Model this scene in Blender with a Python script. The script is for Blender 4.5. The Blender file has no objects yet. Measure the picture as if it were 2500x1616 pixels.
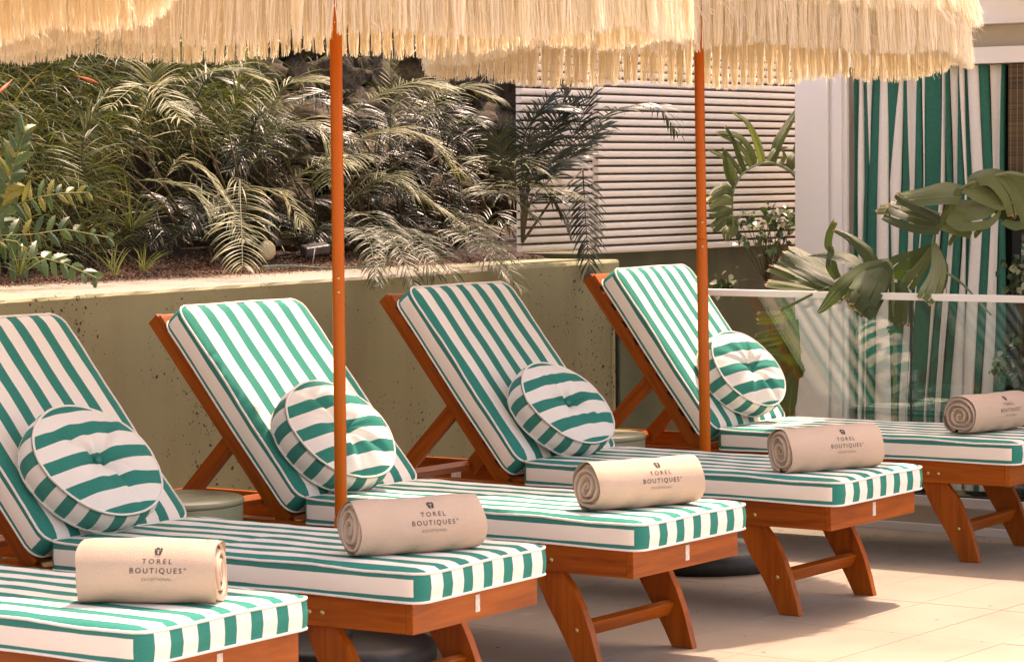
import bpy, bmesh, math, random
import numpy as np
from mathutils import Vector, Matrix, Euler

random.seed(7)
RNG = np.random.default_rng(7)
sc = bpy.context.scene
C = sc.collection
PI = math.pi

# ------------------------------------------------------------------ camera
F_PX, CAM_H, PITCH, ROLL, THETA = 6835.33, 1.4029, 0.0568, -0.0075, 0.6241
ct, st = math.cos(THETA), math.sin(THETA)
fwd = Vector((-st * math.cos(PITCH), ct * math.cos(PITCH), -math.sin(PITCH)))
right0 = Vector((ct, st, 0))
up0 = right0.cross(fwd)
rr = math.cos(ROLL) * right0 + math.sin(ROLL) * up0
uu = -math.sin(ROLL) * right0 + math.cos(ROLL) * up0
camd = bpy.data.cameras.new('camera')
cam = bpy.data.objects.new('camera', camd)
C.objects.link(cam)
m = Matrix((rr, uu, -fwd)).transposed().to_4x4()
m.translation = Vector((0, 0, CAM_H))
cam.matrix_world = m
camd.sensor_width = 36.0
camd.lens = F_PX / 2500 * 36.0
camd.clip_start = 0.1
camd.clip_end = 500
camd.dof.use_dof = True
camd.dof.focus_distance = 9.3
camd.dof.aperture_fstop = 18.0
sc.camera = cam

# ------------------------------------------------------------------ light
SUN_DIR = Vector((-0.045, 0.50, 1.0)).normalized()      # towards the sun
EL = math.asin(SUN_DIR.z)
world = bpy.data.worlds.new('World')
sc.world = world
world.use_nodes = True
wn = world.node_tree.nodes
wl = world.node_tree.links
wn.clear()
sky = wn.new('ShaderNodeTexSky')
sky.sky_type = 'NISHITA'
sky.sun_disc = False
sky.sun_elevation = EL
sky.sun_rotation = math.atan2(SUN_DIR.x, SUN_DIR.y)
sky.dust_density = 3.0
sky.air_density = 1.0
sky.ozone_density = 1.0
bg = wn.new('ShaderNodeBackground')
bg.inputs['Strength'].default_value = 0.15
wo = wn.new('ShaderNodeOutputWorld')
wl.new(sky.outputs[0], bg.inputs[0])
wl.new(bg.outputs[0], wo.inputs[0])
sund = bpy.data.lights.new('sun', 'SUN')
sund.energy = 2.0
sund.angle = math.radians(0.6)
sund.color = (1.0, 0.97, 0.955)
sun = bpy.data.objects.new('sun', sund)
C.objects.link(sun)
sun.rotation_euler = SUN_DIR.to_track_quat('Z', 'Y').to_euler()
sun.location = (0, 0, 8)
vs = sc.view_settings
vs.view_transform = 'Standard'
vs.look = 'None'
vs.exposure = 1.87
vs.gamma = 1.0
vs.use_curve_mapping = False
vs.use_white_balance = True
vs.white_balance_temperature = 9300
vs.white_balance_tint = 26
sc.render.engine = 'CYCLES'
sc.cycles.max_bounces = 10
sc.cycles.transparent_max_bounces = 12

# ------------------------------------------------------------------ pixel helper (photo pixels, 2500 x 1616)
def ray(px, py):
    x, y = px - 1250, py - 808
    c, s = math.cos(-ROLL), math.sin(-ROLL)
    X, Y = x * c - y * s, x * s + y * c
    return (right0 * (X / F_PX) + up0 * (-Y / F_PX) + fwd)
ORG = Vector((0, 0, CAM_H))
def on_x(px, py, X):
    d = ray(px, py); return ORG + d * (X / d.x)
def on_y(px, py, Y):
    d = ray(px, py); return ORG + d * (Y / d.y)
def on_z(px, py, Z):
    d = ray(px, py); return ORG + d * ((Z - CAM_H) / d.z)

# ------------------------------------------------------------------ materials
MATS = {}
class NT:
    def __init__(s, name):
        s.m = bpy.data.materials.new(name)
        s.m.use_nodes = True
        s.n = s.m.node_tree.nodes
        s.l = s.m.node_tree.links
        s.b = s.n['Principled BSDF']
        s.out = s.n['Material Output']
        s.tc = s.n.new('ShaderNodeTexCoord')
    def new(s, t, **kw):
        x = s.n.new(t)
        for k, v in kw.items():
            setattr(x, k, v)
        return x
    def lk(s, a, b): s.l.new(a, b)
    def mapping(s, scale=(1, 1, 1), src='Object', rot=(0, 0, 0), loc=(0, 0, 0)):
        mp = s.new('ShaderNodeMapping')
        mp.inputs['Scale'].default_value = scale
        mp.inputs['Rotation'].default_value = rot
        mp.inputs['Location'].default_value = loc
        s.lk(s.tc.outputs[src], mp.inputs[0])
        return mp.outputs[0]
    def noise(s, vec, scale, detail=4, rough=0.55, dist=0.0):
        t = s.new('ShaderNodeTexNoise')
        t.inputs['Scale'].default_value = scale
        t.inputs['Detail'].default_value = detail
        t.inputs['Roughness'].default_value = rough
        t.inputs['Distortion'].default_value = dist
        if vec is not None: s.lk(vec, t.inputs['Vector'])
        return t.outputs['Fac']
    def ramp(s, fac, stops, interp='LINEAR'):
        r = s.new('ShaderNodeValToRGB')
        r.color_ramp.interpolation = interp
        els = r.color_ramp.elements
        while len(els) < len(stops): els.new(0.5)
        for e, (p, c) in zip(els, stops):
            e.position = p
            e.color = (*c, 1) if len(c) == 3 else c
        s.lk(fac, r.inputs[0])
        return r.outputs[0]
    def math(s, op, a, b=None, c=None, clamp=False):
        x = s.new('ShaderNodeMath', operation=op, use_clamp=clamp)
        for i, v in enumerate((a, b, c)):
            if v is None: continue
            if isinstance(v, (int, float)): x.inputs[i].default_value = v
            else: s.lk(v, x.inputs[i])
        return x.outputs[0]
    def mix(s, fac, a, b, mode='MIX'):
        x = s.new('ShaderNodeMixRGB', blend_type=mode)
        for i, v in enumerate((fac, a, b)):
            if isinstance(v, (int, float)): x.inputs[i].default_value = v
            elif isinstance(v, tuple): x.inputs[i].default_value = (*v, 1) if len(v) == 3 else v
            else: s.lk(v, x.inputs[i])
        return x.outputs[0]
    def bump(s, h, strength=0.3, dist=0.01, normal=None):
        x = s.new('ShaderNodeBump')
        x.inputs['Strength'].default_value = strength
        x.inputs['Distance'].default_value = dist
        s.lk(h, x.inputs['Height'])
        if normal is not None: s.lk(normal, x.inputs['Normal'])
        s.lk(x.outputs[0], s.b.inputs['Normal'])
        return x.outputs[0]
    def col(s, c):
        if isinstance(c, tuple): s.b.inputs['Base Color'].default_value = (*c, 1)
        else: s.lk(c, s.b.inputs['Base Color'])
    def rough(s, v):
        if isinstance(v, (int, float)): s.b.inputs['Roughness'].default_value = v
        else: s.lk(v, s.b.inputs['Roughness'])

WHITE = (0.83, 0.77, 0.69)
GREEN = (0.010, 0.215, 0.168)

def weave(t, strength=0.25):
    v = t.mapping((1, 1, 1))
    n = t.noise(v, 900, 2)
    n2 = t.noise(v, 9, 3)
    h = t.math('ADD', t.math('MULTIPLY', n, 0.15), n2)
    t.bump(h, strength, 0.012)

def m_plain(name, c1, c2, scale=6, rough=0.6, bump=0.15, bd=0.004, stretch=(1, 1, 1), detail=5, src='Object'):
    t = NT(name)
    v = t.mapping(stretch, src)
    n = t.noise(v, scale, detail)
    t.col(t.ramp(n, [(0.3, c1), (0.7, c2)]))
    t.rough(rough)
    if bump: t.bump(n, bump, bd)
    return t.m

def fabric_stripes(name, axis, period, duty, phase=0.0, wob=0.009, white=WHITE, green=GREEN, bumps=0.25):
    t = NT(name)
    sep = t.new('ShaderNodeSeparateXYZ')
    t.lk(t.tc.outputs['Object'], sep.inputs[0])
    co = sep.outputs['XYZ'.index(axis)]
    w = t.noise(t.mapping((1, 1, 1)), 5.0, 2)
    co = t.math('ADD', co, t.math('MULTIPLY', t.math('SUBTRACT', w, 0.5), wob))
    f = t.math('FRACT', t.math('DIVIDE', t.math('ADD', co, phase + 10 * period), period))
    g = t.math('LESS_THAN', f, duty)
    var = t.noise(t.mapping((1, 1, 1)), 260, 2)
    gc = t.mix(var, tuple(x * 0.78 for x in green), tuple(x * 1.2 for x in green))
    wc = t.mix(var, tuple(x * 0.94 for x in white), tuple(min(1, x * 1.04) for x in white))
    t.col(t.mix(g, wc, gc))
    t.rough(0.85)
    t.b.inputs['Specular IOR Level'].default_value = 0.15
    weave(t, bumps)
    return t.m

def fabric_side(name, h):
    t = NT(name)
    sep = t.new('ShaderNodeSeparateXYZ')
    t.lk(t.tc.outputs['Object'], sep.inputs[0])
    w = t.noise(t.mapping((1, 1, 1)), 4.0, 2)
    z = t.math('ADD', sep.outputs[2], t.math('MULTIPLY', t.math('SUBTRACT', w, 0.5), 0.010))
    g = t.math('MAXIMUM', t.math('GREATER_THAN', z, h - 0.0150), t.math('LESS_THAN', z, 0.0130))
    t.col(t.mix(g, (0.84, 0.745, 0.63), tuple(x * 0.85 for x in GREEN)))
    t.rough(0.85)
    weave(t, 0.3)
    return t.m

def wood(name, dark, light, src='Object', grain=(3, 40, 40), rough=0.38):
    t = NT(name)
    oi = t.new('ShaderNodeObjectInfo')
    mp = t.mapping(grain, src)
    add = t.new('ShaderNodeVectorMath', operation='ADD')
    t.lk(mp, add.inputs[0])
    sc_ = t.new('ShaderNodeVectorMath', operation='SCALE')
    t.lk(oi.outputs['Location'], sc_.inputs[0]); sc_.inputs['Scale'].default_value = 3.7
    t.lk(sc_.outputs[0], add.inputs[1])
    n = t.noise(add.outputs[0], 1.0, 6, 0.6, 1.2)
    n2 = t.noise(add.outputs[0], 0.35, 3, 0.5, 0.6)
    f = t.math('ADD', t.math('MULTIPLY', n, 0.55), t.math('MULTIPLY', n2, 0.45))
    t.col(t.ramp(f, [(0.28, dark), (0.5, tuple((a + b) / 2 for a, b in zip(dark, light))), (0.72, light)]))
    t.rough(rough)
    t.b.inputs['Coat Weight'].default_value = 0.04
    t.b.inputs['Specular IOR Level'].default_value = 0.22
    t.b.inputs['Coat Roughness'].default_value = 0.3
    t.bump(n, 0.12, 0.002)
    return t.m

M_TOP = fabric_stripes('striped_canvas', 'Y', 0.0926, 0.455, phase=0.0)
M_SIDE = fabric_side('boxing_canvas', 0.071)
M_PIPE = m_plain('piping', (0.78, 0.72, 0.64), (0.85, 0.80, 0.73), 60, 0.8, 0.1)
M_WOOD = wood('acacia_wood', (0.14, 0.022, 0.003), (0.47, 0.110, 0.011))
M_WOODY = wood('acacia_wood_across', (0.15, 0.024, 0.003), (0.50, 0.118, 0.012), grain=(40, 3, 40))
M_WOODZ = wood('acacia_wood_upright', (0.15, 0.024, 0.003), (0.47, 0.108, 0.011), grain=(40, 40, 3))
M_POLE = wood('varnished_pole', (0.44, 0.088, 0.005), (0.58, 0.125, 0.009), grain=(60, 60, 2), rough=0.3)
M_BRASS = m_plain('brass', (0.5, 0.33, 0.12), (0.75, 0.55, 0.25), 40, 0.3, 0)
M_BRASS.node_tree.nodes['Principled BSDF'].inputs['Metallic'].default_value = 0.9
M_SHADEWALL = m_plain('shade_darkened_wall', (0.055, 0.058, 0.034), (0.12, 0.115, 0.065), 3, 0.85, 0.4, 0.01)  # olive wall with the shade under the cladding put into its colour
M_PLATE = m_plain('metal_plate', (0.55, 0.48, 0.42), (0.8, 0.74, 0.68), 90, 0.35, 0.1)
M_BLACKRUB = m_plain('black_resin', (0.012, 0.011, 0.010), (0.028, 0.026, 0.024), 30, 0.5, 0.2)
M_TABLE = m_plain('sage_resin', (0.23, 0.25, 0.15), (0.27, 0.29, 0.18), 5, 0.3, 0.03)
M_INK = m_plain('ink', (0.03, 0.025, 0.03), (0.05, 0.04, 0.045), 300, 0.9, 0)
M_INKS = m_plain('thin_ink', (0.16, 0.13, 0.10), (0.24, 0.19, 0.14), 300, 0.9, 0)
M_WPAINT = m_plain('white_paint', (0.80, 0.76, 0.70), (0.86, 0.82, 0.77), 2.5, 0.45, 0.05, detail=8)
M_TAUPE = m_plain('taupe_render', (0.42, 0.36, 0.27), (0.47, 0.40, 0.30), 8, 0.8, 0.1)
M_GROOVESHADE = m_plain('groove_shade_metal', (0.05, 0.038, 0.026), (0.13, 0.10, 0.07), 25, 0.9, 0.1)  # dark backing colour paints the shadow lines between the ribs
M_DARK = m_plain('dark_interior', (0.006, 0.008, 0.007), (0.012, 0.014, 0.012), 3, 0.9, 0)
M_SOIL = m_plain('soil', (0.010, 0.006, 0.004), (0.032, 0.018, 0.011), 30, 0.95, 0.8, 0.03)

def m_towel():
    t = NT('terry_cotton')
    v = t.mapping((1, 1, 1))
    n = t.noise(v, 420, 3); n2 = t.noise(v, 12, 4)
    t.col(t.mix(n, (0.46, 0.34, 0.255), (0.60, 0.455, 0.35)))
    t.rough(0.95)
    t.b.inputs['Specular IOR Level'].default_value = 0.1
    t.bump(t.math('ADD', t.math('MULTIPLY', n, 0.35), n2), 0.5, 0.008)
    return t.m
M_TOWEL = m_towel()

def m_concrete():
    t = NT('olive_painted_concrete')
    v = t.mapping((1, 1, 1), 'Object')
    n = t.noise(v, 1.6, 6)
    base = t.ramp(n, [(0.3, (0.24, 0.22, 0.11)), (0.5, (0.28, 0.262, 0.14)), (0.72, (0.265, 0.265, 0.155))])
    nz = t.new('ShaderNodeTexNoise'); nz.inputs['Scale'].default_value = 14
    t.lk(v, nz.inputs['Vector'])
    s1 = t.new('ShaderNodeVectorMath', operation='SCALE'); s1.inputs['Scale'].default_value = 0.05
    dn = t.new('ShaderNodeVectorMath', operation='ADD')
    t.lk(nz.outputs['Color'], s1.inputs[0]); t.lk(v, dn.inputs[0]); t.lk(s1.outputs[0], dn.inputs[1])
    msk = t.noise(v, 3.0, 3)
    pits = []
    for scl, rad, pw in ((54, 0.34, 4.5), (105, 0.32, 3.5)):
        vo = t.new('ShaderNodeTexVoronoi'); vo.inputs['Scale'].default_value = scl
        t.lk(dn.outputs[0], vo.inputs['Vector'])
        rnd = t.new('ShaderNodeSeparateColor'); t.lk(vo.outputs['Color'], rnd.inputs[0])
        mm = t.math('MULTIPLY', t.math('SUBTRACT', msk, 0.28, clamp=True), 3.2)
        thr = t.math('MULTIPLY', t.math('MULTIPLY', t.math('POWER', rnd.outputs[0], pw), mm), rad * 1.5)
        pits.append(t.math('MULTIPLY', t.math('SUBTRACT', thr, vo.outputs['Distance']), 12, clamp=True))
    pit = t.math('MAXIMUM', pits[0], pits[1])
    # bare pale cement along the top of the wall
    sp = t.new('ShaderNodeSeparateXYZ'); t.lk(t.tc.outputs['Object'], sp.inputs[0])
    topm = t.math('MULTIPLY', t.math('SUBTRACT', sp.outputs[2], 1.009), 300, clamp=True)
    topm = t.math('MULTIPLY', topm, t.math('SUBTRACT', 1.0, t.math('MULTIPLY', t.math('SUBTRACT', sp.outputs[1], 8.3), 0.9, clamp=True)))
    base = t.mix(t.math('MULTIPLY', topm, 0.9), base, (0.25, 0.215, 0.18))
    st_ = t.noise(t.mapping((6, 6, 0.7), 'Object'), 1.0, 5, 0.6)
    base = t.mix(t.math('MULTIPLY', t.math('SUBTRACT', st_, 0.5, clamp=True), 1.1), base, (0.15, 0.125, 0.065))
    t.col(t.mix(pit, base, (0.05, 0.042, 0.025)))
    t.rough(0.75)
    h = t.math('SUBTRACT', t.math('MULTIPLY', t.noise(v, 14, 5), 0.25), pit)
    t.bump(h, 0.6, 0.008)
    return t.m
M_CONC = m_concrete()

def m_tile():
    t = NT('stone_tile')
    v = t.mapping((1, 1, 1), 'Generated')
    oi = t.new('ShaderNodeObjectInfo')
    v = t.mapping((1, 1, 1), 'Object')
    ad = t.new('ShaderNodeVectorMath', operation='ADD')
    t.lk(v, ad.inputs[0]); t.lk(oi.outputs['Location'], ad.inputs[1])
    n = t.noise(ad.outputs[0], 2.5, 6); n2 = t.noise(ad.outputs[0], 90, 3)
    f = t.math('ADD', t.math('ADD', t.math('MULTIPLY', n, 0.6), t.math('MULTIPLY', n2, 0.25)), t.math('MULTIPLY', oi.outputs['Random'], 0.09))
    t.col(t.ramp(f, [(0.3, (0.265, 0.208, 0.152)), (0.7, (0.335, 0.268, 0.200))]))
    t.rough(t.math('ADD', 0.38, t.math('MULTIPLY', n, 0.3)))
    t.bump(n2, 0.12, 0.002)
    return t.m
M_TILE = m_tile()

def m_paving():
    t = NT('pale_bounce_paving')
    v = t.mapping((1, 1, 1), 'Object')
    br = t.new('ShaderNodeTexBrick')
    br.offset = 0.0
    br.inputs['Scale'].default_value = 1.0
    br.inputs['Brick Width'].default_value = 0.28
    br.inputs['Row Height'].default_value = 0.57
    br.inputs['Mortar Size'].default_value = 0.0025
    br.inputs['Color1'].default_value = (0.50, 0.40, 0.31, 1)
    br.inputs['Color2'].default_value = (0.53, 0.42, 0.33, 1)
    br.inputs['Mortar'].default_value = (0.25, 0.19, 0.14, 1)
    t.lk(v, br.inputs['Vector'])
    t.col(br.outputs['Color']); t.rough(0.5)
    return t.m
M_PAVE = m_paving()  # unseen ground kept paler than the tiles so it bounces light upwards
M_GROUT = m_plain('grout', (0.13, 0.10, 0.075), (0.18, 0.14, 0.105), 20, 0.9, 0.1)

def m_rock(name, c1, c2, c3):
    t = NT(name)
    v = t.mapping((1, 1, 1), 'Object')
    oi = t.new('ShaderNodeObjectInfo')
    ad = t.new('ShaderNodeVectorMath', operation='ADD')
    t.lk(v, ad.inputs[0]); t.lk(oi.outputs['Location'], ad.inputs[1])
    n = t.noise(ad.outputs[0], 7, 8, 0.65); n2 = t.noise(ad.outputs[0], 45, 6, 0.7)
    f = t.math('ADD', t.math('MULTIPLY', n, 0.65), t.math('MULTIPLY', n2, 0.35))
    t.col(t.ramp(f, [(0.33, c1), (0.5, c2), (0.66, c3)]))
    t.rough(0.95)
    t.bump(f, 1.0, 0.03)
    return t.m
M_ROCK = m_rock('lava_rock', (0.022, 0.015, 0.010), (0.11, 0.078, 0.052), (0.22, 0.16, 0.11))
M_ROCK2 = m_rock('lichen_rock', (0.03, 0.02, 0.01), (0.12, 0.078, 0.03), (0.23, 0.14, 0.06))

def m_leaf(name, c1, c2, c3=None, rough=0.42, trans=0.25, scale=3.0, spec=0.5):
    """foliage whose colour comes from a per-leaf random attribute plus fine noise"""
    t = NT(name)
    at = t.new('ShaderNodeAttribute'); at.attribute_name = 'tint'
    n = t.noise(t.mapping((1, 1, 1), 'Object'), scale, 4)
    f = t.math('ADD', t.math('MULTIPLY', at.outputs['Fac'], 0.75), t.math('MULTIPLY', n, 0.25))
    stops = [(0.1, c1), (0.75, c2)] + ([(0.93, c3)] if c3 else [])
    col = t.ramp(f, stops)
    t.col(col); t.rough(rough)
    t.b.inputs['Specular IOR Level'].default_value = spec
    tr = t.new('ShaderNodeBsdfTranslucent')
    t.lk(t.mix(1.0, col, (1.0, 1.15, 0.6), 'MULTIPLY'), tr.inputs[0])
    mx = t.new('ShaderNodeMixShader'); mx.inputs[0].default_value = trans
    t.lk(t.b.outputs[0], mx.inputs[1]); t.lk(tr.outputs[0], mx.inputs[2])
    t.lk(mx.outputs[0], t.out.inputs[0])
    return t.m
M_PALM = m_leaf('palm_leaflets', (0.022, 0.032, 0.012), (0.195, 0.205, 0.095), (0.32, 0.25, 0.10), 0.48, 0.28, spec=0.32)
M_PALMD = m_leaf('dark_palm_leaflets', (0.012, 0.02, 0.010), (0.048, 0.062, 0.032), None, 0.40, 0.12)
M_GRASS = m_leaf('grass_blades', (0.022, 0.036, 0.010), (0.20, 0.22, 0.07), (0.46, 0.26, 0.10), 0.45, 0.3)
M_FERN = m_leaf('fern_leaflets', (0.03, 0.07, 0.025), (0.09, 0.16, 0.05), (0.35, 0.28, 0.05), 0.38, 0.3)
M_SHRUB = m_leaf('variegated_leaves', (0.02, 0.04, 0.018), (0.08, 0.14, 0.04), (0.55, 0.55, 0.38), 0.3, 0.2)
M_STEM = m_plain('stems', (0.05, 0.04, 0.02), (0.12, 0.085, 0.04), 30, 0.7, 0.2)
M_REED = m_leaf('flower_spike', (0.35, 0.06, 0.02), (0.55, 0.16, 0.05), None, 0.6, 0.2)

def m_banana():
    t = NT('broad_leaf')
    uv = t.new('ShaderNodeUVMap'); uv.uv_map = 'UVMap'
    sep = t.new('ShaderNodeSeparateXYZ'); t.lk(uv.outputs[0], sep.inputs[0])
    at = t.new('ShaderNodeAttribute'); at.attribute_name = 'tint'
    mp = t.new('ShaderNodeMapping'); mp.inputs['Scale'].default_value = (46, 0.8, 1)
    t.lk(uv.outputs[0], mp.inputs[0])
    vein = t.noise(mp.outputs[0], 1.0, 4, 0.6)
    f = t.math('ADD', t.math('MULTIPLY', at.outputs['Fac'], 0.62), t.math('MULTIPLY', vein, 0.62))
    col = t.ramp(f, [(0.12, (0.022, 0.034, 0.012)), (0.5, (0.070, 0.098, 0.022)), (0.9, (0.19, 0.215, 0.070))])
    # browned torn tip (v close to 1)
    tn = t.noise(t.mapping((1, 1, 1)), 28, 4)
    tip = t.math('GREATER_THAN', t.math('ADD', sep.outputs[1], t.math('MULTIPLY', tn, 0.11)), 1.008)
    tipc = t.mix(t.noise(t.mapping((1, 1, 1)), 60, 3), (0.34, 0.13, 0.05), (0.62, 0.42, 0.26))
    col = t.mix(tip, col, tipc)
    t.col(col); t.rough(0.45)
    w = t.new('ShaderNodeTexWave'); w.inputs['Scale'].default_value = 4.0
    w.inputs['Distortion'].default_value = 0.6
    t.lk(uv.outputs[0], w.inputs['Vector'])
    t.bump(t.math('ADD', t.math('MULTIPLY', w.outputs['Fac'], 0.6), vein), 0.35, 0.004)
    tr = t.new('ShaderNodeBsdfTranslucent')
    t.lk(t.mix(1.0, col, (1.2, 1.5, 0.5), 'MULTIPLY'), tr.inputs[0])
    mx = t.new('ShaderNodeMixShader'); mx.inputs[0].default_value = 0.3
    t.lk(t.b.outputs[0], mx.inputs[1]); t.lk(tr.outputs[0], mx.inputs[2])
    t.lk(mx.outputs[0], t.out.inputs[0])
    return t.m
M_BANANA = m_banana()

def m_raffia():
    t = NT('raffia')
    at = t.new('ShaderNodeAttribute'); at.attribute_name = 'tint'
    n = t.noise(t.mapping((1, 1, 0.15), 'Object'), 60, 3)
    f = t.math('ADD', t.math('MULTIPLY', at.outputs['Fac'], 0.7), t.math('MULTIPLY', n, 0.3))
    col = t.ramp(f, [(0.1, (0.84, 0.73, 0.52)), (0.5, (0.88, 0.81, 0.66)), (0.9, (0.92, 0.88, 0.80))])
    t.col(col); t.rough(0.6)
    tr = t.new('ShaderNodeBsdfTranslucent')
    t.lk(t.mix(1.0, col, (1.0, 0.955, 0.85), 'MULTIPLY'), tr.inputs[0])
    mx = t.new('ShaderNodeMixShader'); mx.inputs[0].default_value = 0.55
    t.lk(t.b.outputs[0], mx.inputs[1]); t.lk(tr.outputs[0], mx.inputs[2])
    t.lk(mx.outputs[0], t.out.inputs[0])
    return t.m
M_RAFFIA = m_raffia()

def m_glass():
    t = NT('clear_glass')
    t.n.remove(t.b)
    g = t.new('ShaderNodeBsdfGlossy'); g.inputs['Roughness'].default_value = 0.0
    g.inputs['Color'].default_value = (0.95, 1.0, 0.97, 1)
    tp = t.new('ShaderNodeBsdfTransparent'); tp.inputs[0].default_value = (0.93, 0.97, 0.95, 1)
    lw = t.new('ShaderNodeLayerWeight'); lw.inputs['Blend'].default_value = 0.5
    fr = t.math('ADD', 0.068, t.math('MULTIPLY', t.math('POWER', lw.outputs['Facing'], 5.0), 0.9), clamp=True)
    mx = t.new('ShaderNodeMixShader')
    t.lk(fr, mx.inputs[0]); t.lk(tp.outputs[0], mx.inputs[1]); t.lk(g.outputs[0], mx.inputs[2])
    t.lk(mx.outputs[0], t.out.inputs[0])
    return t.m
M_GLASS = m_glass()

def m_blind():
    t = NT('woven_blind')
    v = t.mapping((1, 1, 1), 'Object')
    sep = t.new('ShaderNodeSeparateXYZ'); t.lk(v, sep.inputs[0])
    fz = t.math('FRACT', t.math('MULTIPLY', sep.outputs[2], 190))
    fx = t.math('FRACT', t.math('MULTIPLY', sep.outputs[0], 34))
    th = t.math('LESS_THAN', fx, 0.08)
    n = t.noise(t.mapping((2, 2, 160), 'Object'), 1.0, 3)
    c = t.ramp(n, [(0.35, (0.045, 0.028, 0.014)), (0.65, (0.14, 0.09, 0.045))])
    t.col(t.mix(th, c, (0.30, 0.22, 0.13))); t.rough(0.8)
    t.bump(fz, 0.5, 0.003)
    return t.m
M_BLIND = m_blind()

# ------------------------------------------------------------------ helpers
def tag(o, label=None, cat=None, group=None, kind=None):
    if label: o['label'] = label
    if cat: o['category'] = cat
    if group: o['group'] = group
    if kind: o['kind'] = kind
    return o

def empty(name, loc=(0, 0, 0), rz=0.0):
    o = bpy.data.objects.new(name, None)
    C.objects.link(o)
    o.location = loc
    o.rotation_euler = (0, 0, rz)
    o.empty_display_size = 0.1
    return o

def link(name, me, parent=None, loc=None, rot=None):
    o = bpy.data.objects.new(name, me)
    C.objects.link(o)
    if parent: o.parent = parent
    if loc is not None: o.location = loc
    if rot is not None: o.rotation_euler = rot
    return o

def mesh_np(name, verts, faces, mat, smooth=False, attr=None, uv=None, mats=None, midx=None):
    """faces: list or array of equal-length rows"""
    me = bpy.data.meshes.new(name)
    verts = np.asarray(verts, dtype=np.float64)
    if isinstance(faces, np.ndarray):
        faces = faces.tolist()
    me.from_pydata(verts.tolist(), [], faces)
    for mm in (mats or [mat]):
        me.materials.append(mm)
    if midx is not None:
        me.polygons.foreach_set('material_index', np.asarray(midx, dtype=np.int32))
    if smooth:
        me.polygons.foreach_set('use_smooth', np.ones(len(me.polygons), dtype=bool))
    if attr is not None:
        a = me.attributes.new('tint', 'FLOAT', 'POINT')
        a.data.foreach_set('value', np.asarray(attr, dtype=np.float32))
    if uv is not None:
        ul = me.uv_layers.new(name='UVMap')
        li = np.zeros(len(me.loops), dtype=np.int32)
        me.loops.foreach_get('vertex_index', li)
        ul.data.foreach_set('uv', np.asarray(uv, dtype=np.float32)[li].ravel())
    me.update()
    return me

def bm_mesh(name, bm, mat, smooth=False, bevel=0.0, segs=2):
    if bevel:
        bmesh.ops.bevel(bm, geom=[e for e in bm.edges], offset=bevel, segments=segs, affect='EDGES', profile=0.6)
    me = bpy.data.meshes.new(name)
    bmesh.ops.recalc_face_normals(bm, faces=bm.faces)
    bm.to_mesh(me); bm.free()
    me.materials.append(mat)
    if smooth:
        for p in me.polygons: p.use_smooth = True
    return me

def box_bm(a, b, bm=None):
    bm = bm or bmesh.new()
    r = bmesh.ops.create_cube(bm, size=1)
    for v in r['verts']:
        v.co = Vector([(a[i] + b[i]) / 2 + v.co[i] * (b[i] - a[i]) for i in range(3)])
    return bm

def box_mesh(name, a, b, mat, bevel=0.002):
    return bm_mesh(name, box_bm(a, b), mat, bevel=bevel)

def prism(name, pts, y0, y1, mat, bevel=0.002):
    """polygon in xz extruded along y"""
    bm = bmesh.new()
    A = [bm.verts.new((x, y0, z)) for x, z in pts]
    B = [bm.verts.new((x, y1, z)) for x, z in pts]
    n = len(pts)
    bm.faces.new(A); bm.faces.new(B[::-1])
    for i in range(n):
        bm.faces.new((A[i], B[i], B[(i + 1) % n], A[(i + 1) % n]))
    return bm_mesh(name, bm, mat, bevel=bevel)

def tube_data(path, radii, n=8, closed=False, cap=True):
    path = [Vector(p) for p in path]
    if not hasattr(radii, '__len__'): radii = [radii] * len(path)
    V, Fc = [], []
    m_ = len(path)
    prev = None
    for i, p in enumerate(path):
        a = path[(i - 1) % m_] if (closed or i > 0) else p
        b = path[(i + 1) % m_] if (closed or i < m_ - 1) else p
        d = (b - a).normalized()
        if prev is None:
            ref = Vector((0, 0, 1)) if abs(d.z) < 0.9 else Vector((1, 0, 0))
            u = d.cross(ref).normalized()
        else:
            u = (prev - d * prev.dot(d)).normalized()
        prev = u
        w = d.cross(u)
        for k in range(n):
            t = 2 * PI * k / n
            V.append(p + (u * math.cos(t) + w * math.sin(t)) * radii[i])
    cnt = m_ if closed else m_ - 1
    for i in range(cnt):
        j = (i + 1) % m_
        for k in range(n):
            l = (k + 1) % n
            Fc.append((i * n + k, i * n + l, j * n + l, j * n + k))
    if cap and not closed:
        Fc.append(tuple(range(n - 1, -1, -1)))
        Fc.append(tuple((m_ - 1) * n + k for k in range(n)))
    return [tuple(v) for v in V], Fc

def tube_mesh(name, path, radii, mat, n=8, closed=False):
    V, Fc = tube_data(path, radii, n, closed)
    return mesh_np(name, V, Fc, mat, smooth=True)

def lathe_mesh(name, prof, mat, n=40, smooth=True):
    V, Fc = [], []
    for r, z in prof:
        for k in range(n):
            t = 2 * PI * k / n
            V.append((r * math.cos(t), r * math.sin(t), z))
    for i in range(len(prof) - 1):
        for k in range(n):
            l = (k + 1) % n
            Fc.append((i * n + k, i * n + l, (i + 1) * n + l, (i + 1) * n + k))
    me = mesh_np(name, V, Fc, mat, smooth=smooth)
    return me

def copy_tree(o, parent=None):
    c = o.copy()
    C.objects.link(c)
    if parent: c.parent = parent
    for ch in list(o.children):
        copy_tree(ch, c)
    return c

def vnoise(x, y, s=0):
    return (math.sin(x * 3.1 + s) * math.cos(y * 2.7 - s * 1.3) + 0.5 * math.sin(x * 7.3 + y * 5.1 + s * 2) + 0.3 * math.sin(x * 13.7 - y * 11.9 + s)) / 1.8

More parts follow.
